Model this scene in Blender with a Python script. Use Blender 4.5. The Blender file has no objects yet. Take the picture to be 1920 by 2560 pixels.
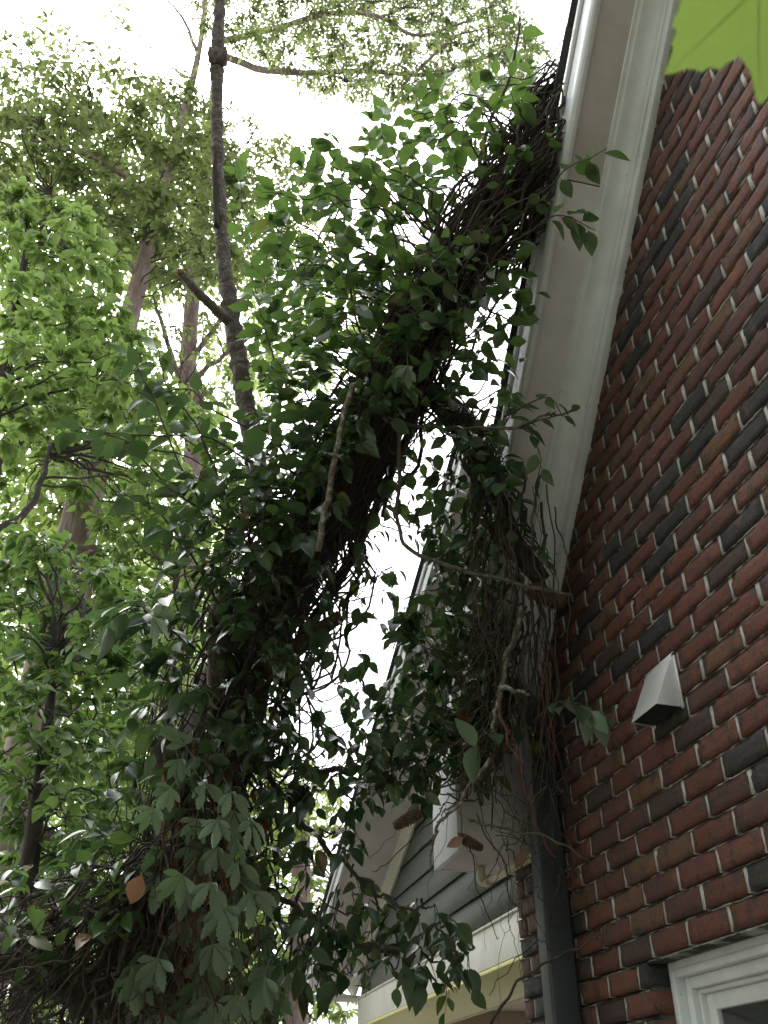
import bpy, math, random
import numpy as np
from mathutils import Vector, Matrix, noise

# ------------------------------------------------------------------ camera, world, sun, exposure
SC = bpy.context.scene
COL = SC.collection
F = 2273.4                                   # focal length in photograph pixels (1920 wide)
YAW, PITCH = math.radians(13.106), math.radians(34.114)
CAM = np.array([-1.3494, -2.5259, 1.6])
_fh = np.array([math.sin(YAW), math.cos(YAW), 0.0])
FW = _fh * math.cos(PITCH) + np.array([0, 0, math.sin(PITCH)])
RT = np.array([math.cos(YAW), -math.sin(YAW), 0.0])
UP = np.cross(RT, FW)

cd = bpy.data.cameras.new('camera')
cam = bpy.data.objects.new('camera', cd)
COL.objects.link(cam)
cd.sensor_fit = 'HORIZONTAL'
cd.sensor_width = 36.0
cd.lens = F / 1920 * 36
cd.clip_start = 0.02
cd.clip_end = 500
cd.dof.use_dof = True
cd.dof.focus_distance = 3.6
cd.dof.aperture_fstop = 10.0
M = Matrix(((RT[0], UP[0], -FW[0], CAM[0]), (RT[1], UP[1], -FW[1], CAM[1]), (RT[2], UP[2], -FW[2], CAM[2]), (0, 0, 0, 1)))
cam.matrix_world = M
SC.camera = cam

SUN_EL, SUN_AZ = math.radians(56), math.radians(-20)   # azimuth from +Y towards +X
world = bpy.data.worlds.new('World')
SC.world = world
world.use_nodes = True
wn = world.node_tree
wn.nodes.clear()
w_out = wn.nodes.new('ShaderNodeOutputWorld')
w_bg = wn.nodes.new('ShaderNodeBackground')
w_sky = wn.nodes.new('ShaderNodeTexSky')
w_sky.sky_type = 'NISHITA'
w_sky.sun_disc = False
w_sky.sun_elevation = SUN_EL
w_sky.sun_rotation = SUN_AZ
w_sky.air_density = 1.0
w_sky.dust_density = 4.0
w_sky.ozone_density = 0.5
w_hs = wn.nodes.new('ShaderNodeHueSaturation')        # thin white overcast
w_hs.inputs['Saturation'].default_value = 0.2
wn.links.new(w_sky.outputs[0], w_hs.inputs['Color'])
wn.links.new(w_hs.outputs[0], w_bg.inputs['Color'])
w_bg.inputs['Strength'].default_value = 0.15
wn.links.new(w_bg.outputs[0], w_out.inputs['Surface'])

sl = bpy.data.lights.new('sun', 'SUN')
sl.energy = 1.5
sl.angle = math.radians(14)
sl.color = (1.0, 0.96, 0.9)
sun = bpy.data.objects.new('sun', sl)
COL.objects.link(sun)
sdir = Vector((math.sin(SUN_AZ) * math.cos(SUN_EL), math.cos(SUN_AZ) * math.cos(SUN_EL), math.sin(SUN_EL)))
sun.rotation_euler = sdir.to_track_quat('Z', 'Y').to_euler()
sun.location = (0, 0, 20)

SC.view_settings.view_transform = 'Standard'
SC.view_settings.look = 'None'
SC.view_settings.exposure = 1.82
SC.view_settings.gamma = 1.0
SC.render.engine = 'CYCLES'
SC.cycles.max_bounces = 6
SC.cycles.diffuse_bounces = 3
SC.cycles.transmission_bounces = 4
SC.cycles.transparent_max_bounces = 8
SC.cycles.use_denoising = True

rng = np.random.default_rng(11)
random.seed(5)
K = 1920 / 1659.0                            # measurements were read off a 1659 px wide view


def P(x, y, d):
    """World point seen at (x, y) of the 1659 px view, d metres along the optical axis."""
    return CAM + d * (FW + RT * ((x * K - 960) / F) - UP * ((y * K - 1280) / F))


def PH(x, y, h):
    """The same at horizontal distance h."""
    v = FW + RT * ((x * K - 960) / F) - UP * ((y * K - 1280) / F)
    return CAM + v * (h / math.hypot(v[0], v[1]))


def px(p):
    X = np.asarray(p) - CAM
    d = X @ FW
    return (960 + F * (X @ RT) / d) / K, (1280 - F * (X @ UP) / d) / K, d


def unit(v):
    v = np.asarray(v, float)
    return v / max(1e-9, np.linalg.norm(v))


# ------------------------------------------------------------------ object helpers
def tag(o, label, cat, group=None):
    o['label'] = label
    o['category'] = cat
    if group:
        o['group'] = group
    return o


def thing(name, label, cat, loc=(0, 0, 0), group=None):
    o = bpy.data.objects.new(name, None)
    COL.objects.link(o)
    o.location = loc
    o.empty_display_size = 0.1
    return tag(o, label, cat, group)


def link(name, me, mat, parent=None, kind=None):
    o = bpy.data.objects.new(name, me)
    COL.objects.link(o)
    if mat and not me.materials:
        me.materials.append(mat)
    if parent:
        o.parent = parent
        if not parent.parent and parent.type == 'EMPTY':      # parts sit at world identity, so sub-parts need no inverse
            o.matrix_parent_inverse = parent.matrix_basis.inverted()
    if kind:
        o['kind'] = kind
    return o


class Acc:
    """Collects polygons; build() makes ONE mesh object."""
    def __init__(self):
        self.v, self.q, self.t, self.n = [], [], [], 0

    def add(self, v, quads=None, tris=None):
        v = np.asarray(v, float).reshape(-1, 3)
        if quads is not None and len(quads):
            self.q.append(np.asarray(quads, int).reshape(-1, 4) + self.n)
        if tris is not None and len(tris):
            self.t.append(np.asarray(tris, int).reshape(-1, 3) + self.n)
        self.v.append(v)
        self.n += len(v)

    def box(self, x0, x1, y0, y1, z0, z1):
        v = [(x, y, z) for x in (x0, x1) for y in (y0, y1) for z in (z0, z1)]
        self.add(v, [(0, 1, 3, 2), (4, 6, 7, 5), (0, 4, 5, 1), (2, 3, 7, 6), (0, 2, 6, 4), (1, 5, 7, 3)])

    def prism(self, poly, a, b):
        """poly: list of 3D points of one end cap; swept by vector b-a (3D)."""
        p = np.asarray(poly, float)
        n = len(p)
        off = np.asarray(b, float) - np.asarray(a, float)
        v = np.vstack([p, p + off])
        q = [(i, (i + 1) % n, n + (i + 1) % n, n + i) for i in range(n)]
        t = [(0, i + 1, i) for i in range(1, n - 1)] + [(n, n + i, n + i + 1) for i in range(1, n - 1)]
        self.add(v, q, t)

    def tube(self, pts, rad, sides=6, caps=True, lump=0.0, seed=0.0, freq=4.0, ring=None):
        pts = np.asarray(pts, float)
        m = len(pts)
        rad = np.full(m, rad) if np.isscalar(rad) else np.asarray(rad, float)
        tan = np.gradient(pts, axis=0)
        tan /= np.linalg.norm(tan, axis=1)[:, None] + 1e-9
        ref = np.array([0.3, 0.2, 1.0]) if abs(tan[0][2]) < 0.9 else np.array([1.0, 0.1, 0])
        nrm = unit(np.cross(tan[0], ref))
        ang = np.arange(sides) * 2 * math.pi / sides
        out = np.empty((m, sides, 3))
        for i in range(m):
            nrm = unit(nrm - tan[i] * (nrm @ tan[i]))
            bi = np.cross(tan[i], nrm)
            d = np.cos(ang)[:, None] * nrm + np.sin(ang)[:, None] * bi
            r = np.full(sides, rad[i])
            if lump:
                for j in range(sides):
                    q = pts[i] + d[j] * rad[i]
                    r[j] *= 1 + lump * noise.noise(Vector((q[0] * freq + seed, q[1] * freq, q[2] * freq * 0.6)))
            if ring is not None:
                r = r * ring[i]
            out[i] = pts[i] + d * r[:, None]
        v = out.reshape(-1, 3)
        i0 = (np.arange(m - 1)[:, None] * sides + np.arange(sides)[None, :])
        i1 = (np.arange(m - 1)[:, None] * sides + (np.arange(sides)[None, :] + 1) % sides)
        q = np.stack([i0, i1, i1 + sides, i0 + sides], -1).reshape(-1, 4)
        t = []
        if caps:
            t = [(0, j + 1, j) for j in range(1, sides - 1)]
            b = (m - 1) * sides
            t += [(b, b + j, b + j + 1) for j in range(1, sides - 1)]
        self.add(v, q, t)

    def mesh(self, name, smooth=False):
        me = bpy.data.meshes.new(name)
        v = np.vstack(self.v)
        q = np.vstack(self.q) if self.q else np.zeros((0, 4), int)
        t = np.vstack(self.t) if self.t else np.zeros((0, 3), int)
        me.vertices.add(len(v))
        me.vertices.foreach_set('co', v.astype(np.float32).ravel())
        loops = np.concatenate([q.ravel(), t.ravel()]).astype(np.int32)
        me.loops.add(len(loops))
        me.loops.foreach_set('vertex_index', loops)
        starts = np.concatenate([np.arange(len(q)) * 4, len(q) * 4 + np.arange(len(t)) * 3]).astype(np.int32)
        me.polygons.add(len(starts))
        me.polygons.foreach_set('loop_start', starts)
        if smooth:
            me.polygons.foreach_set('use_smooth', np.ones(len(starts), bool))
        me.update(calc_edges=True)
        me.validate()
        return me

    def build(self, name, mat, parent=None, kind=None, smooth=False):
        return link(name, self.mesh(name, smooth), mat, parent, kind)


def bevel(o, w=0.004, seg=2):
    m = o.modifiers.new('bevel', 'BEVEL')
    m.width = w
    m.segments = seg
    m.limit_method = 'ANGLE'
    return o


def spline(pts, n):
    """Catmull-Rom through pts, n samples (equal steps in knot space)."""
    p = np.asarray(pts, float)
    if len(p) == 2:
        t = np.linspace(0, 1, n)[:, None]
        return p[0] * (1 - t) + p[1] * t
    e = np.vstack([2 * p[0] - p[1], p, 2 * p[-1] - p[-2]])
    ts = np.linspace(0, len(p) - 1 - 1e-6, n)
    i = ts.astype(int)
    u = (ts - i)[:, None]
    a, b, c, d = e[i], e[i + 1], e[i + 2], e[i + 3]
    return 0.5 * (2 * b + (c - a) * u + (2 * a - 5 * b + 4 * c - d) * u ** 2 + (3 * b - a - 3 * c + d) * u ** 3)


def lerp1(vals, n):
    return np.interp(np.linspace(0, len(vals) - 1, n), np.arange(len(vals)), vals)


def wob(pts, amp, seed=None):
    pts = np.array(pts, float)
    s = rng.random() * 100 if seed is None else seed
    for i in range(len(pts)):
        v = noise.noise_vector(Vector((i * 0.37 + s, s * 1.3, 2.0)))
        pts[i] += np.array(v) * amp * min(1, i / 2)
    return pts


# ------------------------------------------------------------------ materials
def newmat(name):
    m = bpy.data.materials.new(name)
    m.use_nodes = True
    nt = m.node_tree
    nt.nodes.clear()
    out = nt.nodes.new('ShaderNodeOutputMaterial')
    bs = nt.nodes.new('ShaderNodeBsdfPrincipled')
    nt.links.new(bs.outputs[0], out.inputs[0])
    return m, nt, bs, out


def nd(nt, typ, **kw):
    n = nt.nodes.new(typ)
    for k, v in kw.items():
        if k in n.inputs:
            n.inputs[k].default_value = v
        else:
            setattr(n, k, v)
    return n


def ramp(nt, fac, stops, interp='LINEAR'):
    r = nt.nodes.new('ShaderNodeValToRGB')
    r.color_ramp.interpolation = interp
    el = r.color_ramp.elements
    while len(el) < len(stops):
        el.new(0.5)
    for e, (p, c) in zip(el, stops):
        e.position = p
        e.color = (c[0], c[1], c[2], 1)
    nt.links.new(fac, r.inputs[0])
    return r.outputs[0]


def mix(nt, fac, a, b, blend='MIX'):
    m = nt.nodes.new('ShaderNodeMix')
    m.data_type = 'RGBA'
    m.blend_type = blend
    for s, v in ((0, fac), (6, a), (7, b)):
        if isinstance(v, (int, float)):
            m.inputs[s].default_value = v
        elif isinstance(v, tuple):
            m.inputs[s].default_value = (*v, 1)
        else:
            nt.links.new(v, m.inputs[s])
    return m.outputs[2]


def coords(nt, scale=(1, 1, 1), kind='Object', rot=(0, 0, 0)):
    tc = nt.nodes.new('ShaderNodeTexCoord')
    mp = nt.nodes.new('ShaderNodeMapping')
    mp.inputs['Scale'].default_value = scale
    mp.inputs['Rotation'].default_value = rot
    nt.links.new(tc.outputs[kind], mp.inputs[0])
    return mp.outputs[0]


def noise_tex(nt, vec, scale, detail=4, rough=0.6):
    n = nd(nt, 'ShaderNodeTexNoise', Scale=scale, Detail=detail, Roughness=rough)
    nt.links.new(vec, n.inputs['Vector'])
    return n.outputs['Fac']


def bump(nt, bs, h, strength=0.3, dist=0.01):
    b = nd(nt, 'ShaderNodeBump', Strength=strength, Distance=dist)
    nt.links.new(h, b.inputs['Height'])
    nt.links.new(b.outputs[0], bs.inputs['Normal'])


def paint(name, col, dirt=(0.25, 0.22, 0.18), amount=0.25, rough=0.5, scale=6, stretch=(1, 1, 1)):
    m, nt, bs, _ = newmat(name)
    c = coords(nt, stretch)
    n1 = noise_tex(nt, c, scale, 6, 0.65)
    n2 = noise_tex(nt, c, scale * 12, 3, 0.6)
    f = ramp(nt, n1, [(0.42, (0, 0, 0)), (0.78, (amount,) * 3)])
    c1 = mix(nt, f, col, dirt)
    f2 = ramp(nt, n2, [(0.70, (0, 0, 0)), (0.76, (amount * 1.5,) * 3)])
    c2 = mix(nt, f2, c1, (0.12, 0.1, 0.08))
    nt.links.new(c2, bs.inputs['Base Color'])
    bs.inputs['Roughness'].default_value = rough
    bump(nt, bs, n2, 0.12, 0.002)
    return m


def leaf_mat(name, dark, mid, light, under, trans, tfac=0.42, rough=0.42, dead=0.0):
    m, nt, bs, out = newmat(name)
    geo = nt.nodes.new('ShaderNodeNewGeometry')
    oi = nt.nodes.new('ShaderNodeObjectInfo')
    add = nd(nt, 'ShaderNodeMath', operation='ADD')
    nt.links.new(geo.outputs['Random Per Island'], add.inputs[0])
    nt.links.new(oi.outputs['Random'], add.inputs[1])
    fr = nd(nt, 'ShaderNodeMath', operation='FRACT')
    nt.links.new(add.outputs[0], fr.inputs[0])
    stops = [(0.0, dark), (0.45, mid), (0.8, light), (0.93, tuple(c * 1.25 for c in light))]
    if dead:
        stops += [(1.0 - dead, (0.19, 0.16, 0.03)), (1.0 - dead * 0.5, (0.2, 0.06, 0.02))]
    c = ramp(nt, fr.outputs[0], stops)
    n = noise_tex(nt, coords(nt, kind='Generated'), 9, 3)
    c = mix(nt, ramp(nt, n, [(0.35, (0, 0, 0)), (0.75, (0.35,) * 3)]), c, tuple(v * 0.55 for v in mid))
    cu = mix(nt, geo.outputs['Backfacing'], c, mix(nt, 0.62, c, under))
    nt.links.new(cu, bs.inputs['Base Color'])
    bs.inputs['Roughness'].default_value = rough
    bs.inputs['Specular IOR Level'].default_value = 0.75
    tr = nt.nodes.new('ShaderNodeBsdfTranslucent')
    tc = mix(nt, 0.65, c, trans)
    nt.links.new(tc, tr.inputs['Color'])
    ms = nt.nodes.new('ShaderNodeMixShader')
    ms.inputs[0].default_value = tfac
    nt.links.new(bs.outputs[0], ms.inputs[1])
    nt.links.new(tr.outputs[0], ms.inputs[2])
    nt.links.new(ms.outputs[0], out.inputs[0])
    return m


def bark_mat(name, a, b, c, scale=14, stretch=(1, 1, 0.22), strength=0.8, dist=0.02, lichen=0.0):
    m, nt, bs, _ = newmat(name)
    co = coords(nt, stretch)
    n1 = noise_tex(nt, co, scale, 6, 0.7)
    n2 = noise_tex(nt, coords(nt), scale * 0.35, 3, 0.5)
    vo = nd(nt, 'ShaderNodeTexVoronoi', feature='DISTANCE_TO_EDGE', Scale=scale * 0.9)
    dn = nd(nt, 'ShaderNodeTexNoise', Scale=scale * 0.6, Detail=3)
    nt.links.new(co, dn.inputs['Vector'])
    dm = nd(nt, 'ShaderNodeVectorMath', operation='MULTIPLY_ADD')
    nt.links.new(dn.outputs['Color'], dm.inputs[0])
    dm.inputs[1].default_value = (2.2 / scale,) * 3
    nt.links.new(co, dm.inputs[2])
    nt.links.new(dm.outputs[0], vo.inputs['Vector'])
    c1 = ramp(nt, n1, [(0.3, a), (0.52, b), (0.75, c)])
    c1 = mix(nt, ramp(nt, n2, [(0.4, (0, 0, 0)), (0.7, (0.5,) * 3)]), c1, b)
    crack = ramp(nt, vo.outputs['Distance'], [(0.0, (0.35,) * 3), (0.10, (0, 0, 0))])
    c1 = mix(nt, crack, c1, tuple(v * 0.5 for v in a))
    if lichen:
        n3 = noise_tex(nt, coords(nt), 38, 5, 0.75)
        c1 = mix(nt, ramp(nt, n3, [(0.52, (0, 0, 0)), (0.6, (lichen,) * 3)]), c1, (0.38, 0.38, 0.33))
    nt.links.new(c1, bs.inputs['Base Color'])
    bs.inputs['Roughness'].default_value = 0.88
    h = nd(nt, 'ShaderNodeMath', operation='ADD')
    nt.links.new(n1, h.inputs[0])
    nt.links.new(vo.outputs['Distance'], h.inputs[1])
    bump(nt, bs, h.outputs[0], strength, dist)
    return m


def brick_mat():
    m, nt, bs, _ = newmat('brick')
    oi = nt.nodes.new('ShaderNodeObjectInfo')
    base = ramp(nt, oi.outputs['Random'], [(0.0, (0.128, 0.043, 0.031)), (0.18, (0.162, 0.058, 0.039)), (0.36, (0.1, 0.039, 0.031)), (0.48, (0.145, 0.068, 0.041)),
                                           (0.58, (0.066, 0.037, 0.034)), (0.68, (0.142, 0.046, 0.035)), (0.84, (0.036, 0.031, 0.034)), (0.94, (0.027, 0.025, 0.028))], 'CONSTANT')
    geo = nt.nodes.new('ShaderNodeNewGeometry')
    mp = nt.nodes.new('ShaderNodeMapping')
    nt.links.new(geo.outputs['Position'], mp.inputs[0])
    v = mp.outputs[0]
    n1 = noise_tex(nt, v, 22, 5, 0.65)
    n2 = noise_tex(nt, v, 95, 4, 0.7)
    n3 = noise_tex(nt, v, 9, 2, 0.5)
    c = mix(nt, ramp(nt, n1, [(0.34, (0.9,) * 3), (0.52, (0, 0, 0))]), base, (0.04, 0.028, 0.027))
    n4 = noise_tex(nt, v, 48, 3, 0.55)
    c = mix(nt, ramp(nt, n4, [(0.30, (0.85,) * 3), (0.38, (0, 0, 0))]), c, (0.02, 0.016, 0.016))
    c = mix(nt, ramp(nt, n1, [(0.56, (0, 0, 0)), (0.74, (0.5,) * 3)]), c, (0.19, 0.08, 0.045))
    c = mix(nt, ramp(nt, n3, [(0.66, (0, 0, 0)), (0.74, (0.6,) * 3)]), c, (0.26, 0.08, 0.04))
    c = mix(nt, ramp(nt, n2, [(0.70, (0, 0, 0)), (0.76, (0.6,) * 3)]), c, (0.4, 0.37, 0.34))
    nt.links.new(c, bs.inputs['Base Color'])
    nt.links.new(ramp(nt, n1, [(0.3, (0.55,) * 3), (0.7, (0.9,) * 3)]), bs.inputs['Roughness'])
    h = mix(nt, 0.5, n1, n2)
    bump(nt, bs, h, 1.0, 0.009)
    return m


MAT = {}
MAT['brick'] = brick_mat()
MAT['mortar_bed'] = paint('blotched bed mortar', (0.40, 0.39, 0.37), (0.04, 0.037, 0.035), 1.0, 0.95, 11, (1, 1, 2.5))  # bed joints mixed at random from pale and near-black tones
_r = [n for n in MAT['mortar_bed'].node_tree.nodes if n.type == 'VALTORGB'][0].color_ramp.elements
_r[0].position, _r[1].position = 0.38, 0.52
MAT['mortar_pale'] = paint('pale head mortar', (0.50, 0.485, 0.455), (0.2, 0.19, 0.175), 0.75, 0.95, 18)
MAT['mortar'] = paint('mortar', (0.42, 0.405, 0.38), (0.12, 0.11, 0.10), 0.9, 0.95, 14)
MAT['trim'] = paint('white trim paint', (0.82, 0.83, 0.87), (0.5, 0.48, 0.47), 0.6, 0.45, 4)
MAT['soffit'] = paint('soffit board', (0.76, 0.70, 0.71), (0.46, 0.41, 0.41), 0.55, 0.6, 5)
MAT['metal_fascia'] = paint('aluminium fascia', (0.72, 0.73, 0.74), (0.4, 0.4, 0.4), 0.35, 0.32, 4)
MAT['shingle'] = paint('asphalt shingle', (0.035, 0.035, 0.038), (0.07, 0.07, 0.065), 0.7, 0.95, 30)
MAT['siding'] = paint('grey green siding', (0.1, 0.118, 0.098), (0.055, 0.064, 0.052), 0.5, 0.6, 5)
MAT['beam'] = paint('beam paint', (0.74, 0.73, 0.66), (0.4, 0.37, 0.28), 0.45, 0.5, 5)
MAT['cream'] = paint('yellow-lit cream paint', (0.84, 0.80, 0.32), (0.55, 0.48, 0.22), 0.35, 0.5, 3)  # yellow light on the beam underside is put into the cream colour
MAT['ceiling'] = paint('porch ceiling', (0.66, 0.56, 0.44), (0.4, 0.34, 0.26), 0.3, 0.6, 3)
MAT['downspout'] = paint('dark grey downspout', (0.042, 0.047, 0.052), (0.024, 0.034, 0.028), 0.8, 0.5, 9)
MAT['pvc'] = paint('aged pvc', (0.72, 0.65, 0.47), (0.36, 0.29, 0.18), 0.5, 0.45, 12)
MAT['galv'] = paint('dull aluminium', (0.72, 0.71, 0.74), (0.5, 0.49, 0.52), 0.5, 0.42, 10)
MAT['galv'].node_tree.nodes['Principled BSDF'].inputs['Metallic'].default_value = 0.25
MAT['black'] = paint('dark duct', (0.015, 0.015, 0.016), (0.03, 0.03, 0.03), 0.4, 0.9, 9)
MAT['ground'] = paint('dry leaf litter ground', (0.13, 0.125, 0.105), (0.08, 0.075, 0.06), 0.9, 0.95, 3)
MAT['cone'] = bark_mat('pine cone', (0.05, 0.03, 0.02), (0.12, 0.07, 0.05), (0.2, 0.14, 0.1), 40, (1, 1, 1), 0.4, 0.004)
MAT['bark'] = bark_mat('dark bark', (0.02, 0.015, 0.012), (0.048, 0.034, 0.028), (0.1, 0.072, 0.06), 16)
MAT['bark_grey'] = bark_mat('grey brown bark', (0.045, 0.036, 0.03), (0.12, 0.095, 0.08), (0.22, 0.18, 0.16), 26, (1, 1, 0.6), 0.9, 0.012)
MAT['bark_slim'] = bark_mat('flaking grey bark', (0.03, 0.024, 0.02), (0.12, 0.095, 0.08), (0.30, 0.25, 0.225), 34, (1, 1, 1.2), 1.0, 0.012)
MAT['bark_pine'] = bark_mat('pinkish pine bark', (0.12, 0.085, 0.075), (0.27, 0.2, 0.175), (0.42, 0.34, 0.305), 12, (1, 1, 0.25), 0.9, 0.03)
MAT['stem'] = bark_mat('vine stem bark', (0.028, 0.021, 0.017), (0.07, 0.052, 0.042), (0.15, 0.117, 0.095), 40, (1, 1, 0.5), 0.4, 0.003)
MAT['stem_pale'] = bark_mat('pale vine stem', (0.055, 0.044, 0.036), (0.115, 0.095, 0.08), (0.2, 0.17, 0.145), 50, (1, 1, 0.5), 0.4, 0.003, 0.2)
MAT['stem_red'] = bark_mat('reddish vine stem', (0.09, 0.04, 0.028), (0.17, 0.075, 0.05), (0.24, 0.14, 0.1), 50, (1, 1, 0.5), 0.4, 0.003)
MAT['lichen'] = bark_mat('lichened dead wood', (0.09, 0.065, 0.05), (0.16, 0.125, 0.1), (0.24, 0.2, 0.17), 60, (1, 1, 0.5), 0.6, 0.004, 0.95)
MAT['wood'] = bark_mat('bare orange wood', (0.14, 0.06, 0.025), (0.28, 0.14, 0.06), (0.4, 0.24, 0.12), 45, (1, 1, 0.15), 0.7, 0.008)
MAT['old_wood'] = bark_mat('weathered bare wood', (0.05, 0.028, 0.016), (0.11, 0.062, 0.036), (0.19, 0.12, 0.075), 45, (1, 1, 0.15), 0.7, 0.008)
MAT['twig'] = bark_mat('tree twig', (0.035, 0.027, 0.022), (0.07, 0.055, 0.045), (0.12, 0.1, 0.085), 30)

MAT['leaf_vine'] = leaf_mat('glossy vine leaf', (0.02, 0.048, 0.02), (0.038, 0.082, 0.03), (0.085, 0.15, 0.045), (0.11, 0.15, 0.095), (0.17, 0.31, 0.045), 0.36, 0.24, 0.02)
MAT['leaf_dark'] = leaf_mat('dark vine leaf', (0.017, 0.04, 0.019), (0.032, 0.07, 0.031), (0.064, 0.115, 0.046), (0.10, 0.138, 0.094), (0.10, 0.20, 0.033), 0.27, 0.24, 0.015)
MAT['leaf_creeper'] = leaf_mat('creeper leaf', (0.03, 0.07, 0.032), (0.06, 0.11, 0.052), (0.11, 0.165, 0.09), (0.26, 0.33, 0.24), (0.12, 0.25, 0.05), 0.3, 0.42)
MAT['leaf_bright'] = leaf_mat('bright tree leaf', (0.055, 0.11, 0.028), (0.10, 0.185, 0.045), (0.17, 0.26, 0.07), (0.16, 0.22, 0.09), (0.42, 0.6, 0.14), 0.52, 0.33)
MAT['leaf_olive'] = leaf_mat('olive tree leaf', (0.04, 0.066, 0.022), (0.08, 0.115, 0.038), (0.14, 0.175, 0.065), (0.14, 0.17, 0.08), (0.38, 0.5, 0.14), 0.5, 0.4, 0.03)
MAT['leaf_mid'] = leaf_mat('mid green tree leaf', (0.03, 0.068, 0.022), (0.06, 0.12, 0.036), (0.11, 0.185, 0.055), (0.11, 0.16, 0.08), (0.28, 0.46, 0.09), 0.45, 0.3)
MAT['leaf_yellow'] = leaf_mat('yellow green tree leaf', (0.12, 0.17, 0.045), (0.18, 0.25, 0.06), (0.27, 0.34, 0.09), (0.22, 0.28, 0.11), (0.5, 0.66, 0.16), 0.52, 0.45)
MAT['leaf_maple'] = leaf_mat('maple leaf', (0.16, 0.24, 0.05), (0.165, 0.25, 0.052), (0.17, 0.255, 0.055), (0.2, 0.28, 0.08), (0.22, 0.34, 0.055), 0.38, 0.6)
MAT['leaf_dead'] = leaf_mat('dead brown leaf', (0.26, 0.13, 0.08), (0.36, 0.21, 0.14), (0.45, 0.28, 0.2), (0.36, 0.24, 0.18), (0.35, 0.17, 0.08), 0.25, 0.6)


def glass_mat():
    m, nt, bs, _ = newmat('window glass')
    bs.inputs['Base Color'].default_value = (0.012, 0.016, 0.012, 1)
    bs.inputs['Roughness'].default_value = 0.03
    bs.inputs['Specular IOR Level'].default_value = 0.9
    return m


MAT['glass'] = glass_mat()

# ------------------------------------------------------------------ ground
g = Acc()
g.add([(-200, -200, 0), (200, -200, 0), (200, 200, 0), (-200, 200, 0)], [(0, 1, 2, 3)])
go = g.build('ground', MAT['ground'])
go['kind'] = 'structure'

# ------------------------------------------------------------------ brick house
house = thing('brick_house', 'red brick gable end wall with steep white rake trim and dark roof', 'house', (0.5, 0, 0))
BL, BH, MJ, HJ = 0.2032, 0.0677, 0.0116, 0.0130
Z0 = 2.019                    # centre of the course over the window
Y_END = 5 * BL                # far corner of the wall
Y_NEAR = -3.2
RK = 3.592                    # rake trim bottom line: y + z = RK on the wall
JAMB, HEAD, SILL, WIN_R = 0.042, Z0 - BH / 2 - 0.002, 0.62, -0.90

core = Acc()
core.box(0.024, 0.20, Y_NEAR, Y_END - 0.02, 0.0, SILL)
core.box(0.024, 0.20, JAMB + 0.012, Y_END - 0.02, SILL, HEAD + 0.004)
core.box(0.024, 0.20, Y_NEAR, WIN_R - 0.012, SILL, HEAD + 0.004)
lo = HEAD + 0.004
core.prism([(0.024, Y_NEAR, lo), (0.024, Y_END - 0.02, lo), (0.024, Y_END - 0.02, RK - Y_END + 0.1), (0.024, Y_NEAR, RK - Y_NEAR + 0.1)], (0.024, 0, 0), (0.2, 0, 0))
wall = core.build('wall', MAT['mortar'], house)


def brick_mesh(length, seed):
    r = random.Random(seed)
    ny, nz = max(3, int(length / 0.028)), 3
    hl, hh = length / 2, (BH - MJ) / 2
    V, Q = [], []
    for j in range(nz + 1):
        for i in range(ny + 1):
            y, z = -hl + length * i / ny, -hh + 2 * hh * j / nz
            edge = (i in (0, ny)) + (j in (0, nz))
            x = r.uniform(-0.0014, 0.0014) + (0.0016 * edge * r.uniform(0.2, 1.6) if edge else 0)
            if edge:
                y += r.uniform(-0.0013, 0.0013)
                z += r.uniform(-0.0013, 0.0013)
            if edge == 2:
                x -= 0.0014
                if r.random() < 0.10:
                    x += r.uniform(0.003, 0.008)
            V.append((x, y, z))
    idx = lambda i, j: j * (ny + 1) + i
    for j in range(nz):
        for i in range(ny):
            Q.append((idx(i, j), idx(i, j + 1), idx(i + 1, j + 1), idx(i + 1, j)))
    loop = [idx(i, 0) for i in range(ny + 1)] + [idx(ny, j) for j in range(1, nz + 1)] + [idx(i, nz) for i in range(ny - 1, -1, -1)] + [idx(0, j) for j in range(nz - 1, 0, -1)]
    b = len(V)
    for k in loop:
        x, y, z = V[k]
        V.append((0.085, y * 0.999, z * 0.999))
    n = len(loop)
    for k in range(n):
        Q.append((loop[k], loop[(k + 1) % n], b + (k + 1) % n, b + k))
    a = Acc()
    a.add(V, Q)
    me = a.mesh('brick')
    me.materials.append(MAT['brick'])
    return me


_bm = {}


def get_brick(length):
    key = round(length, 3)
    L = _bm.setdefault(key, [])
    if len(L) < (16 if abs(length - (BL - HJ)) < 0.002 else 4):
        L.append(brick_mesh(length, len(L) * 7 + int(key * 1000)))
        return L[-1]
    return random.choice(L)


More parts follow.
